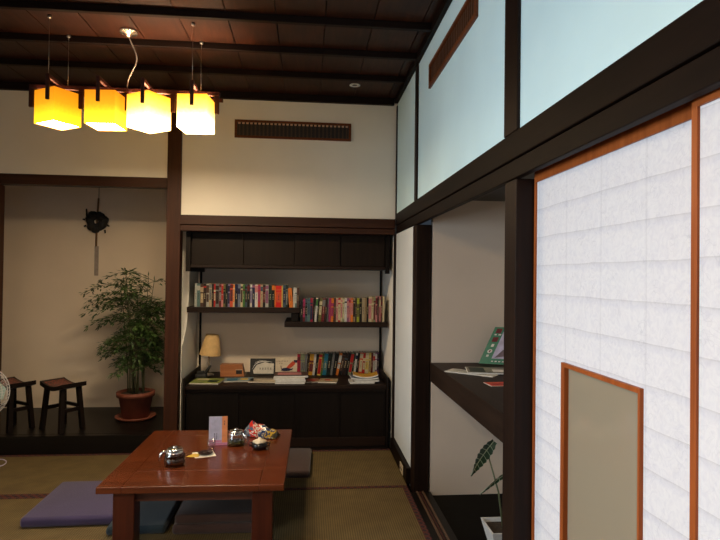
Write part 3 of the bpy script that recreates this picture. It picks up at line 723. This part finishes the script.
m = MB(); m.lathe([(.020, -.001), (.038, -.001), (.040, -.006), (.030, -.009), (.021, -.006), (.020, -.001)]); m.build('ring', WHITE, t)
m = MB(); m.lathe([(0, -.002), (.0195, -.002), (.0195, -.004), (0, -.004)]); m.build('lens', plain('lens_dark', (.12, .11, .10), .2), t)

# ------------------------------------------------------------------ hanging ornament on the alcove wall
t = thing('hanging_ornament', (-1.925, 5.345, 1.60), 'black ragged disc ornament with a hole, hung on the alcove wall', 'ornament')
m = MB()
rg = random.Random(3); n = 40
def rr(k): 
    base = .098+.007*math.sin(k*3*2*math.pi/n+1)+.005*math.sin(k*7*2*math.pi/n)
    return base+rg.uniform(-.004, .004)
outer = [(rr(k)*math.cos(2*math.pi*k/n), rr(k)*math.sin(2*math.pi*k/n)) for k in range(n)]
inner = [(.024*math.cos(2*math.pi*k/n), .021*math.sin(2*math.pi*k/n)) for k in range(n)]
rings = []
for (sc_, y) in ((1, -.012), (.96, -.028), (.80, -.042), (.5, -.050)):
    rings.append([m.bm.verts.new((o_[0]*sc_+i_[0]*(1-sc_), y+rg.uniform(-.004, .004), .235+o_[1]*sc_+i_[1]*(1-sc_))) for o_, i_ in zip(outer, inner)])
rings.append([m.bm.verts.new((i_[0], -.045, .235+i_[1])) for i_ in inner])
rings.append([m.bm.verts.new((i_[0], -.012, .235+i_[1])) for i_ in inner]); rings.append(rings[0])
for a, b in zip(rings, rings[1:]):
    for k in range(n): m.bm.faces.new((a[k], a[(k+1) % n], b[(k+1) % n], b[k]))
for (u, v, l, an) in ((-.085, .04, .075, 93), (.075, -.075, .03, -80), (.095, -.03, .022, -30), (-.1, .015, .02, 170), (-.09, -.04, .02, 200)):
    m.tube([(u, -.02, .235+v), (u+l*math.cos(R(an)), -.022, .235+v+l*math.sin(R(an)))], [.009, .007], n=6)
m.build('disc', plain('ornament_black', (.012, .011, .010), .7, 0, .4, 40), t)
m = MB(); m.tube([(-.002, -.009, .01), (.0, -.009, .23), (.012, -.009, .45)], .0085, n=8); m.build('bamboo_rod', wood('rod_wood', (.16, .09, .045), (.26, .16, .08), 2), t)
m = MB(); m.box(-.018, .018, -.0035, -.001, -.26, .01); m.build('hanging_strip', plain('strip_grey', (.36, .30, .27), .7), t)
m = MB(); m.tube([(.012, -.006, .45), (.014, -.004, .60)], .003, n=6); m.build('hook_cord', plain('strip_dark', (.2, .17, .15), .7), t)

# ------------------------------------------------------------------ stools
def stool(loc, rz, label):
    t = thing('saddle_stool', loc, label, 'stool', 'wooden stools on the alcove platform', rz)
    L, D, hz = .148, .10, .345
    m = MB(); n = 12; top = []; bot = []
    for i in range(n+1):
        u = -L+2*L*i/n; zz = hz+.030*(abs(u)/L)**1.8
        top.append((u, zz)); bot.append((u, zz-.032))
    m.prism(top+bot[::-1], -D, D, lambda u, v, d: (u, d, v))
    se = m.build('seat', W_STOOL, t)
    m = MB()
    for i in range(1, n-1+1):
        if i == n: break
        (u0_, z0_), (u1_, z1_) = top[i-1+0], top[i]
    pts = [(u*.86, hz+.030*(abs(u*.86)/L)**1.8+.0008) for u, _ in top]
    for (u0_, z0_), (u1_, z1_) in zip(pts, pts[1:]):
        m.poly([(u0_, -D*.82, z0_), (u1_, -D*.82, z1_), (u1_, D*.82, z1_), (u0_, D*.82, z0_)])
    m.build('seat_inlay', SEATM, se)
    for sx in (-1, 1):
        for sy in (-1, 1):
            m = MB()
            a = Vector((sx*.100, sy*.066, hz-.012)); b = Vector((sx*.125, sy*.088, .0))
            w_ = .016
            va = [m.bm.verts.new((a.x+p*w_, a.y+q*w_, a.z)) for p, q in ((-1, -1), (1, -1), (1, 1), (-1, 1))]
            vb = [m.bm.verts.new((b.x+p*w_, b.y+q*w_, b.z)) for p, q in ((-1, -1), (1, -1), (1, 1), (-1, 1))]
            m.bm.faces.new(va); m.bm.faces.new(vb[::-1])
            for k in range(4): m.bm.faces.new((va[k], va[(k+1) % 4], vb[(k+1) % 4], vb[k]))
            m.build('leg', W_STOOL, t)
    for sx in (-1, 1):
        m = MB(); m.box(sx*.115-.009, sx*.115+.009, -.064, .064, .15, .178); m.build('stretcher', W_STOOL, t)
    m = MB(); m.box(-.092, .092, .074-.008, .074+.008, .17, .195); m.build('stretcher', W_STOOL, t)
    return t
SEATM, ns, bs = newmat('stool_inlay')
v_ = nd(ns, 'ShaderNodeTexVoronoi', Scale=70.0); ns.links.new(geo(ns), v_.inputs['Vector'])
ns.links.new(ramp(ns, v_.outputs['Distance'], [(.2, (.30, .05, .03)), (.5, (.14, .045, .03)), (.75, (.04, .018, .014))]), bs.inputs['Base Color']); bs.inputs['Roughness'].default_value = .5
st = stool((-1.90, 4.62, .1355), R(-36), 'dark saddle stool with red patterned seat, nearer the potted bamboo')
copy_thing(st, (-2.30, 4.66, .1355), R(-34), 'dark saddle stool with red patterned seat, behind the fan')

# ------------------------------------------------------------------ heavenly bamboo in terracotta pot
TERRA = plain('terracotta', (.20, .055, .03), .65, 0, .15, 12)
LEAF, nl, bl = newmat('bamboo_leaf')
n_ = nd(nl, 'ShaderNodeTexNoise', Scale=9.0); nl.links.new(geo(nl), n_.inputs['Vector'])
nl.links.new(ramp(nl, n_.outputs['Fac'], [(.35, (.018, .045, .010)), (.65, (.065, .125, .028))]), bl.inputs['Base Color']); bl.inputs['Roughness'].default_value = .5
PX, PY = -1.435, 4.93
t = thing('potted_bamboo', (PX, PY, .1355), 'tall leafy heavenly bamboo in a terracotta pot on the alcove platform', 'potted plant')
m = MB(); m.lathe([(0, 0), (.138, 0), (.166, .022), (.162, .028), (.133, .010), (0, .010)]); m.build('saucer', TERRA, t)
m = MB(); m.lathe([(0, .011), (.105, .011), (.138, .190), (.154, .190), (.156, .228), (.138, .230), (.134, .205), (0, .204)]); m.build('pot', TERRA, t)
m = MB(); m.lathe([(.1335, .206), (.10, .214), (0, .216)]); m.build('soil', plain('soil', (.03, .02, .014), .95, 0, .5, 60), t)
rg = random.Random(11)
stems = []
ms = MB(); ml = MB()
def leaf(p, d, L, W):
    d = d.normalized(); s_ = d.cross(Vector((0, 0, 1)))
    if s_.length < .1: s_ = Vector((1, 0, 0))
    s_.normalize(); s_ = (s_+Vector((0, 0, rg.uniform(-.7, .7)))).normalized(); nrm = s_.cross(d)
    a = p; b = p+d*L*.45+s_*W; c = p+d*L; e = p+d*L*.45-s_*W; mid = p+d*L*.5-nrm*W*.3
    v = [ml.bm.verts.new(x) for x in (a, b, c, e, mid)]
    for q in ((0, 1, 4), (1, 2, 4), (2, 3, 4), (3, 0, 4)): ml.bm.faces.new([v[k] for k in q])
for i in range(11):
    a = 2*math.pi*i/11+rg.uniform(-.3, .3); r_ = rg.uniform(.02, .10)
    base = Vector((r_*math.cos(a), r_*math.sin(a)*.8, .21))
    topz = rg.uniform(.72, 1.24)
    dx = rg.uniform(-.10, .10)+base.x*.5; dy = rg.uniform(-.06, .04)+base.y*.3
    pts = [base + Vector((dx*(s**1.6), dy*s, (topz-.21)*s)) for s in [j/7 for j in range(8)]]
    ms.tube(pts, [.007-.0006*j for j in range(8)], n=6)
    nb = int(5+topz*7)
    for b in range(nb):
        s = .30+.70*b/(nb-1)
        j = min(6, int(s*7)); p0 = pts[j].lerp(pts[j+1], s*7-j)
        az = rg.uniform(0, 2*math.pi); L = rg.uniform(.14, .34)*(1.15-.35*abs(s-.8)/.5)
        if topz < .85: L *= .75
        out = Vector((math.cos(az)*1.1, math.sin(az)*.7, 0))
        q = [p0]
        for k in range(1, 7):
            f_ = k/6
            pt = p0+out*L*f_+Vector((0, 0, L*(.55*f_-.62*f_*f_)))
            wx = pt.x+PX; 
            if wx > -1.05 and wx < -.94: pass
            q.append(pt)
        lim = -1.06-PX
        q = [Vector((min(v.x, lim-.01), min(v.y, .36), v.z)) for v in q]
        ms.tube(q, [.0028-.0003*k for k in range(7)], n=4)
        for k in range(1, 7):
            for sd in (-1, 1):
                for rep in range(4):
                    dirv = (q[k]-q[k-1]).normalized()
                    side = Vector((-dirv.y, dirv.x, 0))
                    tw = (dirv*rg.uniform(.3, 1)+side*sd*rg.uniform(.4, 1.0)+Vector((0, 0, rg.uniform(-.55, .25)))).normalized()
                    st_ = q[k]+tw*rg.uniform(0, .045)
                    if st_.x+tw.x*.05 > lim: continue
                    if st_.y+tw.y*.05 > .40: continue
                    leaf(st_, tw, rg.uniform(.032, .058), rg.uniform(.0052, .0095))
    leaf(pts[-1], Vector((0, 0, 1)), .05, .006)
# one long arching branch seen through the curved opening
ms.build('stems', plain('stem_green', (.07, .075, .035), .6), t); ml.build('foliage', LEAF, t)

# ------------------------------------------------------------------ floor fan at the left edge
t = thing('floor_fan', (-2.215, 4.03, 0.0015), 'white floor fan at the left edge of the photo', 'fan', None, R(30))
FW = plain('fan_white', (.62, .60, .60), .4)
m = MB(); m.lathe([(0, 0), (.135, 0), (.140, .012), (.125, .028), (.05, .045), (.03, .06), (0, .06)], n=36); m.build('base', FW, t)
m = MB(); m.lathe([(.016, .055), (.016, .44), (.012, .44), (0, .44)], n=16); m.build('pole', FW, t)
hub = (0, 0, .545)
m = MB(); m.lathe([(0, .11), (.03, .105), (.05, .08), (.055, .03), (.05, .0), (0, 0)], c=hub, axis=(0, 1, 0)); m.box(-.02, .02, .02, .08, .40, .48, bev=.005); m.build('motor_housing', FW, t)
m = MB()
RG = .185
for (r_, y) in ((RG, 0), (RG*.93, -.035), (RG*.93, .035), (RG*.75, -.05), (RG*.5, -.058), (RG*.28, -.06), (RG*.75, .042)):
    m.tube([(r_*math.cos(2*math.pi*k/40), y-.06, .545+r_*math.sin(2*math.pi*k/40)) for k in range(41)], .0035 if y == 0 else .0018, n=5, cap=False)
for k in range(48):
    a = 2*math.pi*k/48; c_, s_ = math.cos(a), math.sin(a)
    m.tube([(.03*c_, -.06-.06, .545+.03*s_), (RG*.5*c_, -.058-.06, .545+RG*.5*s_), (RG*.93*c_, -.035-.06, .545+RG*.93*s_), (RG*c_, -.06, .545+RG*s_), (RG*.93*c_, .035-.06, .545+RG*.93*s_), (.05*c_, .045-.06, .545+.05*s_)], .0012, n=4, cap=False)
m.lathe([(0, 0), (.035, 0), (.033, .01), (0, .012)], c=(0, -.12, .545), axis=(0, -1, 0)); m.build('guard', FW, t)
m = MB()
for k in range(4):
    a0 = 2*math.pi*k/4; q = []
    for (r_, da, y) in ((.03, -.3, -.01), (.09, -.45, -.02), (.155, -.35, -.022), (.165, .1, .0), (.14, .5, .018), (.08, .5, .014), (.03, .3, .01)):
        q.append((r_*math.cos(a0+da), y-.06, .545+r_*math.sin(a0+da)))
    m.prism([(0, 0)]*0 or [(i, 0) for i in range(len(q))], -.001, .001, lambda u, v, d, q=q: (q[int(u)][0], q[int(u)][1]+d, q[int(u)][2]))
m.lathe([(0, -.03), (.03, -.025), (.032, .02), (0, .02)], c=(0, -.06, .545), axis=(0, 1, 0)); m.build('blades', plain('blade_green', (.30, .42, .40), .3), t)
m = MB(); m.tube([(.13+.055*math.cos(s), .14+.09*math.sin(s), .004) for s in [i*.35 for i in range(-4, 17)]], .0035, n=6); m.build('cord', plain('cord_lilac', (.55, .50, .70), .5), t)

# ------------------------------------------------------------------ low table
TC = (-.531, 3.236, 0.0012); TR = R(-.8)
t = thing('low_table', TC, 'low reddish brown wooden table standing on the tatami', 'table', None, TR)
m = MB(); hw, hd = .441, .490
m.box(-hw, -hw+.12, -hd, hd, .318, .350, bev=.004); m.box(hw-.12, hw, -hd, hd, .318, .350, bev=.004)
n = 4; ww = (2*hw-.24)/1
m.box(-hw+.1205, hw-.1205, -hd, -hd+.22, .318, .350, bev=.003); m.box(-hw+.1205, hw-.1205, -hd+.2208, hd-.1208, .318, .3497, bev=.002); m.box(-hw+.1205, hw-.1205, hd-.12, hd, .318, .350, bev=.003)
m.build('tabletop', W_TABLE, t)
m = MB(); e = .06
m.box(-hw+e+.09, hw-e-.09, -hd+.07, -hd+.10, .255, .3175); m.box(-hw+e+.09, hw-e-.09, hd-.10, hd-.07, .255, .3175)
m.box(-hw+.09, -hw+.12, -hd+.14, hd-.14, .255, .3175); m.box(hw-.12, hw-.09, -hd+.14, hd-.14, .255, .3175)
m.build('apron', wood('apron_wood', (.06, .018, .01), (.1, .03, .015), 0), t)
for sx in (-1, 1):
    for sy in (-1, 1):
        cx, cy = sx*(hw-.107 if sx > 0 else hw-.118), sy*(hd-.085)
        m = MB(); m.box(cx-.050, cx+.050, cy-.05, cy+.05, 0, .3175, bev=.004); m.build('leg', W_TABLEZ, t)
ZT = TC[2]+.3505

# cushions
def cushion(w, d, h, loc, rz, mat_, label, group=None, name='floor_cushion'):
    m = MB(); m.box(-w/2, w/2, -d/2, d/2, 0, h, bev=min(h*.38, .02), seg=4)
    for f in m.bm.faces: f.smooth = True
    o = m.build(name, mat_, origin=(0, 0, 0)); o.location = loc; o.rotation_euler = (0, 0, rz)
    return tag(o, label, 'cushion', group)
def cloth(name, c):
    m, nt, b = newmat(name)
    n = nd(nt, 'ShaderNodeTexNoise', Scale=7.0, Detail=4.0); nt.links.new(geo(nt), n.inputs['Vector'])
    n2 = nd(nt, 'ShaderNodeTexNoise', Scale=400.0, Detail=1.0); nt.links.new(geo(nt), n2.inputs['Vector'])
    nt.links.new(ramp(nt, n.outputs['Fac'], [(.3, tuple(x*.8 for x in c)), (.7, c)]), b.inputs['Base Color'])
    b.inputs['Roughness'].default_value = .95; b.inputs['Sheen Weight'].default_value = .2
    bump(nt, b, n2.outputs['Fac'], .3, .002); return m
PURP = cloth('purple_cloth', (.055, .038, .105)); TEAL = cloth('teal_cloth', (.012, .025, .032)); BRN = cloth('brown_cloth', (.055, .026, .019)); BRN2 = cloth('brown_top_cloth', (.055, .028, .024))
cushion(.49, .55, .055, (-1.262, 3.415, .0018), R(1), PURP, 'purple flat floor cushion lying left of the table')
cushion(.54, .52, .05, (-.225, 4.055, .0018), R(-2), BRN2, 'brown floor cushion behind the table, before the bookcase')
cushion(.30, .50, .045, (-.875, 3.27, .0018), R(1), TEAL, 'dark teal floor cushion lying under the table')
cushion(.44, .44, .052, (-.46, 3.22, .0018), R(-1), BRN, 'brown floor cushion, lower of the two stacked under the table')
cushion(.44, .44, .052, (-.455, 3.225, .0545), R(1), BRN, 'brown floor cushion, upper of the two stacked under the table')

# ------------------------------------------------------------------ things on the table
GL, ng, bg = newmat('clear_glass')
fz_ = nd(ng, 'ShaderNodeLayerWeight', Blend=.25); tr_ = nd(ng, 'ShaderNodeBsdfTransparent'); gl_ = nd(ng, 'ShaderNodeBsdfGlossy', Roughness=.02); mx_ = nd(ng, 'ShaderNodeMixShader')
tr_.inputs[0].default_value = (.95, .96, .95, 1)
ng.links.new(math_(ng, 'MULTIPLY_ADD', fz_.outputs['Facing'], .35, .04), mx_.inputs[0]); ng.links.new(tr_.outputs[0], mx_.inputs[1]); ng.links.new(gl_.outputs[0], mx_.inputs[2]); ng.links.new(mx_.outputs[0], ng.nodes['Material Output'].inputs[0])
GL_ = None; TEA = glass('dark_tea', (.16, .07, .03), 0, 1.33); TEA2 = glass('green_tea', (.25, .28, .08), 0, 1.33)
def teapot(loc, rz, s, label, tea, lvl):
    t = thing('glass_teapot', loc, label, 'teapot', None, rz)
    m = MB(); pr_ = [(0, 0), (.052, 0), (.062, .012), (.062, .04), (.050, .072), (.044, .088), (.042, .088), (.0475, .071), (.0595, .04), (.0595, .013), (.05, .003), (0, .003)]
    m.lathe([(a*s, b*s) for a, b in pr_]); m.build('body', GL, t)
    m = MB(); m.lathe([(a*s, b*s) for a, b in [(0, .0035), (.0495, .0035), (.059, .0135), (.059, lvl), (0, lvl)]]); m.build('tea', tea, t)
    m = MB(); m.lathe([(a*s, b*s) for a, b in [(0, .0885), (.047, .0885), (.048, .096), (.040, .101), (.016, .103), (.012, .105), (.014, .109), (.010, .112), (0, .113)]]); m.lathe([(a*s, b*s) for a, b in [(.0505, .070), (.0535, .074), (.0455, .0882), (.0445, .0882)]])
    m.build('lid', CHROME, t)
    m = MB(); m.tube([(-.050*s, 0, .082*s), (-.066*s, 0, .082*s), (-.080*s, 0, .064*s), (-.088*s, 0, .030*s)], [.008*s, .009*s, .010*s, .007*s], n=10); m.build('handle', CHROME, t)
    m = MB(); m.tube([(.056*s, 0, .045*s), (.072*s, 0, .062*s), (.080*s, 0, .082*s)], [.013*s, .009*s, .008*s], n=10); m.build('spout', GL, t)
    return t
teapot((-.685, 3.06, ZT), R(10), .88, 'glass teapot full of dark tea at the table front left', TEA, .06)
teapot((-.408, 3.40, ZT), R(150), .86, 'glass teapot of pale green tea right of the menu card', TEA2, .025)
# napkin with dark dish
t = thing('snack_dish', (-.560, 3.225, ZT), 'small dark dish on a folded white and yellow paper napkin', 'dish', None, R(20))
m = MB(); m.box(-.060, .055, -.055, .052, 0, .0012); m.mi = 1; m.poly([(-.11, -.01, .0016), (-.04, -.045, .0022), (-.02, .01, .0022), (-.05, .03, .0022)]); m.build('napkin', [plain('napkin_white', (.75, .72, .64), .8), plain('napkin_yellow', S(200, 165, 60), .7)], t)
m = MB(); m.lathe([(0, .0025), (.028, .0025), (.042, .012), (.040, .013), (.027, .006), (0, .006)], c=(.005, 0, 0)); m.build('dish', plain('dish_dark', (.03, .014, .01), .3), t)
m = MB()
rg = random.Random(2)
for k in range(14):
    a = rg.uniform(0, 6.28); q = rg.uniform(0, .022); c_ = (.005+q*math.cos(a), q*math.sin(a), .0095+rg.uniform(0, .003))
    m.lathe([(0, -.004), (.004, 0), (0, .004)], c=c_, n=6)
tag(m.build('sweets', plain('sweets_dark', (.05, .02, .012), .4), t), None, None, None, 'stuff')
# small glass
t = tag(MB().lathe([(0, 0), (.021, 0), (.026, .055), (.0245, .055), (.0195, .004), (0, .004)], n=28).build('drinking_glass', GL, origin=(0, 0, 0)), 'small clear drinking glass in front of the menu card', 'glass')
t.location = (-.538, 3.315, ZT)
# menu card
t = tag(MB().build('menu_card', []), 'white upright menu card with orange stripe and pink foot', 'menu card') if False else None
m = MB()
m.box(-.053, .053, -.0015, .0015, 0, .168); m.mi = 1; m.box(.022, .0535, -.0019, .0019, .016, .1685); m.mi = 2; m.box(-.0535, .0535, -.0022, .0022, 0, .016)
m.mi = 2; m.box(-.05, .02, -.0020, -.0014, .018, .03)
fp3 = lambda mm, a, b, c, d: mm.box(a, b, -.0026, -.0014, c, d)
m.mi = 3
glyphs(m, fp3, -.020, .066, .010, 1, 4, 7); glyphs(m, fp3, -.008, .066, .010, 1, 3, 8); glyphs(m, fp3, .036, .138, .012, 1, 2, 9)
m.mi = 4
for i in range(6):
    u = -.044+i*.010
    for j in range(9): m.box(u-.0025, u+.0025, -.0018, -.0014, .142-j*.0075, .1455-j*.0075)
o = m.build('menu_card', [plain('card_white', (.50, .47, .60), .6), plain('card_orange', S(225, 140, 85), .6), plain('card_pink', S(205, 130, 160), .6), INK, plain('card_print', (.45, .42, .55), .7)], origin=(0, 0, 0))
# fold: easel leaf behind
o.location = (-.512, 3.39, ZT); o.scale = (1, 1, 1); o.rotation_euler = (-R(4), 0, R(3)); tag(o, 'white upright menu card with orange stripe and pink foot', 'menu card')
# snack bag
BAG, nb_, bb = newmat('snack_bag_print')
ob_ = geo(nb_); nz_ = nd(nb_, 'ShaderNodeTexNoise', Scale=28.0, Detail=2.0); nb_.links.new(ob_, nz_.inputs['Vector'])
so_ = sep(nb_, ob_)
hs = [math_(nb_, 'ADD', math_(nb_, 'MULTIPLY_ADD', so_[0], 4.3, .5), math_(nb_, 'MULTIPLY_ADD', nz_.outputs['Fac'], .9, -.45))]
rp = nd(nb_, 'ShaderNodeValToRGB'); rp.color_ramp.interpolation = 'CONSTANT'
cs = [(0, (.03, .04, .07)), (.12, (.22, .24, .25)), (.18, (.05, .10, .16)), (.26, (.50, .02, .01)), (.36, (.60, .56, .50)), (.41, (.45, .02, .01)), (.50, (.62, .58, .5)), (.56, (.012, .03, .11)), (.72, (.5, .40, .25)), (.76, (.015, .03, .09)), (.84, (.45, .28, .02)), (.95, (.05, .04, .02))]
el = rp.color_ramp.elements
while len(el) < len(cs): el.new(.5)
for e_, (p_, c_) in zip(el, cs): e_.position = p_; e_.color = (*c_, 1)
nb_.links.new(hs[0], rp.inputs[0]); nb_.links.new(rp.outputs[0], bb.inputs['Base Color']); bb.inputs['Roughness'].default_value = .25
m = MB(); nx, ny = 26, 10
def bag_pt(u, v, top):
    """u along the bag (-1 twisted mouth .. 1 sealed end), v across"""
    prof = .12+.88*min(1, (u+1)/.45)**.7; prof *= 1-.62*max(0, (u+.35)/1.35)
    e_ = (1-abs(v)**2.2)*prof*max(.04, 1-max(0, abs(u)-.93)/.07)
    hgt = .078*e_*(1+.10*math.sin(9*u+4*v)+.07*math.sin(17*v-7*u))
    wd = .048*(.35+.65*min(1, (u+1)/.5))
    return (u*.115, v*wd+.004*math.sin(8*u), (.004+hgt) if top else max(.0003, .003-.2*hgt*0))
up_ = [[m.bm.verts.new(bag_pt(-1+2*i/nx, -1+2*j/ny, True)) for j in range(ny+1)] for i in range(nx+1)]
dn_ = [[m.bm.verts.new(bag_pt(-1+2*i/nx, -1+2*j/ny, False)) for j in range(ny+1)] for i in range(nx+1)]
for i in range(nx):
    for j in range(ny):
        m.bm.faces.new((up_[i][j], up_[i+1][j], up_[i+1][j+1], up_[i][j+1])); m.bm.faces.new((dn_[i][j], dn_[i][j+1], dn_[i+1][j+1], dn_[i+1][j]))
for j in range(ny):
    m.bm.faces.new((up_[0][j], up_[0][j+1], dn_[0][j+1], dn_[0][j])); m.bm.faces.new((up_[nx][j], dn_[nx][j], dn_[nx][j+1], up_[nx][j+1]))
for i in range(nx):
    m.bm.faces.new((up_[i][0], dn_[i][0], dn_[i+1][0], up_[i+1][0])); m.bm.faces.new((up_[i][ny], up_[i+1][ny], dn_[i+1][ny], dn_[i][ny]))
for f in m.bm.faces: f.smooth = True
o = m.build('snack_bag', BAG, origin=(0, 0, 0)); o.location = (-.278, 3.575, ZT); o.rotation_euler = (0, 0, R(-20)); tag(o, 'crumpled red, blue and gold snack bag at the table back', 'snack bag')
# sugar pot
t = thing('sugar_pot', (-.262, 3.315, ZT), 'small black pot heaped with white sugar, on the table right', 'pot')
m = MB(); m.lathe([(0, 0), (.034, 0), (.046, .012), (.046, .026), (.040, .040), (.038, .040), (.043, .026), (.04, .012), (0, .006)]); 
m.tube([(.042, 0, .034), (.058, 0, .033), (.056, 0, .018), (.044, 0, .014)], .004, n=8); m.tube([(-.042, 0, .034), (-.058, 0, .033), (-.056, 0, .018), (-.044, 0, .014)], .004, n=8)
m.build('bowl', plain('glazed_black', (.012, .010, .010), .15), t)
m = MB(); m.lathe([(.039, .036), (.040, .044), (.025, .051), (.012, .056), (.007, .064), (0, .067)]); m.build('lid', plain('cream_ceramic', (.62, .52, .38), .4), t)

# ------------------------------------------------------------------ niche: shelf, magazines, alocasia
o = MB().box(.792, 1.595, 1.96, 3.526, .697, .816, bev=.003).build('niche_shelf', wood('niche_shelf_wood', (.012, .0065, .0045), (.026, .014, .009), 1, .5, 6, .15)); tag(o, 'thick dark shelf crossing the niche behind the pillar', 'shelf')
ZS = .8165
t = tilted('picture_book', (1.245, 3.40, ZS+.004), -R(12), R(-22), 'large green book with red characters and grey photo, leaning in the niche', 'book')
sh = .10
def fq(u, v, d): return (u+v*.42, d, v)
m = MB(); m.prism([(-.17, 0), (.12, 0), (.12, .235), (-.17, .235)], 0, .010, fq)
m.mi = 1; m.prism([(-.105, .035), (.12, .035), (.12, .235), (-.105, .235)], -.0015, -.0002, fq)
m.mi = 2
for v in (.195, .140): m.prism([(-.152, v), (-.118, v), (-.118, v+.030), (-.152, v+.030)], -.0015, -.0002, fq)
m.mi = 3
m.prism([(-.152, .182), (-.140, .182), (-.140, .190), (-.152, .190)], -.0015, -.0002, fq); m.prism([(-.128, .182), (-.112, .182), (-.112, .190), (-.128, .190)], -.0015, -.0002, fq)
m.prism([(-.142, .108), (-.126, .108), (-.126, .126), (-.142, .126)], -.0015, -.0002, fq)
m.prism([(-.135+.015*math.cos(q*.524)-.0, .080+.013*math.sin(q*.524)) for q in range(12)], -.0015, -.0002, fq)
m.prism([(-.144, .044), (-.130, .044), (-.130, .058), (-.144, .058)], -.0015, -.0002, fq)
for k in range(9): m.prism([(-.10+k*.022, .014), (-.088+k*.022, .014), (-.088+k*.022, .021), (-.10+k*.022, .021)], -.0015, -.0002, fq)
m.mi = 2; m.prism([(-.139, .074), (-.131, .074), (-.131, .088), (-.139, .088)], -.0022, -.0016, fq)
m.mi = 4
m.prism([(-.09, .04), (.02, .06), (.12, .15), (.12, .19), (.0, .13), (-.06, .09)], -.0026, -.0016, fq); m.prism([(.02, .038), (.12, .038), (.12, .09), (.06, .075)], -.0026, -.0016, fq)
m.build('cover', [plain('cover_forest', S(30, 105, 80), .35), plain('photo_grey', S(160, 155, 180), .35, 0, .3, 20), cmat('maroon'), cmat('white'), plain('photo_dark', S(85, 70, 80), .4, 0, .4, 30)], t)
GM = [plain('niche_mag_grey', S(120, 115, 100), .4, 0, .5, 22), plain('page_white', (.68, .67, .64), .7), cmat('dark_green')]
flat_mag('magazine', .29, .11, .005, (.945, 3.13, ZS), R(-40), [cmat('white'), PAPER, cmat('pale_grey')], 'white folded paper lying lowest on the niche shelf', 'magazine', art=[(.1, .8, .3, .8, 2)])
flat_mag('magazine', .29, .20, .006, (1.075, 3.165, ZS+.0056), R(-12), GM, 'grey photo magazine on the white paper in the niche', 'magazine', art=[(.05, .35, .1, .9, 2), (.5, .9, .2, .6, 1)])
flat_mag('leaflet', .16, .10, .003, (1.005, 2.80, ZS), R(5), [cmat('vermilion'), PAPER, cmat('red')], 'small orange leaflet near the front of the niche shelf', 'leaflet', art=[(.1, .8, .2, .6, 2)])
# alocasia
t = thing('potted_alocasia', (1.01, 2.76, -.0295), 'alocasia with pale veined leaf in a white square pot in the niche', 'potted plant')
WP = plain('white_ceramic', (.62, .62, .62), .3)
m = MB()
def fr_(h0, h1, a0, a1):
    pass
lv = [(.055, .0), (.095, .145), (.087, .145), (.080, .120)]
rings = [[m.bm.verts.new((sx*a, sy*a, z)) for sx, sy in ((-1, -1), (1, -1), (1, 1), (-1, 1))] for a, z in lv]
m.bm.faces.new(rings[0]); m.bm.faces.new(rings[-1])
for a, b in zip(rings, rings[1:]):
    for k in range(4): m.bm.faces.new((a[k], a[(k+1) % 4], b[(k+1) % 4], b[k]))
m.build('pot', WP, t)
m = MB(); m.box(-.078, .078, -.078, .078, .121, .128); m.build('soil', plain('soil', (.03, .02, .014), .95), t)
GRN = plain('alocasia_green', (.018, .05, .025), .35); VEIN = plain('alocasia_vein', (.45, .52, .38), .5)
STEM = plain('alocasia_stem', (.10, .12, .06), .5)
def aloc_leaf(base, tip, tail, wid, nm):
    """arrow leaf from tail lobes through base (petiole joint) to tip, with wavy edge"""
    b, tp, tl = Vector(base), Vector(tip), Vector(tail)
    ax = (tp-tl); L = ax.length; ax.normalize(); sd = ax.cross(Vector((0.25, -1, .3))).normalized(); nr = sd.cross(ax)
    m = MB(); n = 16; prev = None
    for i in range(n+1):
        s = i/n; wv = wid*(math.sin(math.pi*min(1, s*.93+.10))**.8)*(1-.45*s)*(1+.10*math.cos(i*math.pi))
        c = tl+ax*L*s-nr*.015*math.sin(math.pi*s)
        if i == n: wv = .001
        rw = [m.bm.verts.new(c-sd*wv+nr*.012), m.bm.verts.new(c), m.bm.verts.new(c+sd*wv+nr*.012)]
        if prev:
            m.bm.faces.new((prev[0], prev[1], rw[1], rw[0])); m.bm.faces.new((prev[1], prev[2], rw[2], rw[1]))
        prev = rw
    lf = m.build('leaf_blade', GRN, t)
    m = MB(); off = nr*.0025
    m.tube([tl+ax*L*s-nr*.015*math.sin(math.pi*s)+off for s in (0, .25, .5, .75, .98)], .0022, n=4)
    for i in range(1, 7):
        s = i/7.5; c = tl+ax*L*s-nr*.015*math.sin(math.pi*s)+off; wv = wid*(math.sin(math.pi*min(1, s*.93+.10))**.8)*(1-.45*s)*.9
        for q in (-1, 1): m.tube([c, c+sd*q*wv+ax*L*.06+nr*.012], .0017, n=3)
    m.build('veins', VEIN, lf)
o3 = Vector((1.01, 2.76, -.0295))
def lc(px, y, z): return Vector((px, y, z))-o3
b1 = lc(.905, 2.70, .475); b0 = Vector((-.01, -.01, .125))
aloc_leaf(b1, lc(.795, 2.64, .408), lc(.935, 2.72, .550), .036, 'a')
m = MB(); m.tube([b0, b0.lerp(b1, .5)+Vector((.012, 0, .01)), b1], [.006, .0045, .0035], n=8); m.build('leaf_stalk', STEM, t)
b2 = lc(1.03, 2.70, .42)
aloc_leaf(b2, lc(.845, 2.66, .31), lc(1.04, 2.71, .42), .012, 'b')
m = MB(); m.tube([Vector((.01, 0, .125)), Vector((.04, 0, .28)), b2], [.005, .004, .003], n=8); m.build('leaf_stalk', STEM, t)
b4 = lc(1.09, 2.80, .60)
aloc_leaf(b4, lc(1.16, 2.72, .46), lc(1.07, 2.83, .66), .045, 'c')
m = MB(); m.tube([Vector((.02, .01, .125)), Vector((.06, .02, .35)), b4], [.006, .0045, .0035], n=8); m.build('leaf_stalk', STEM, t)
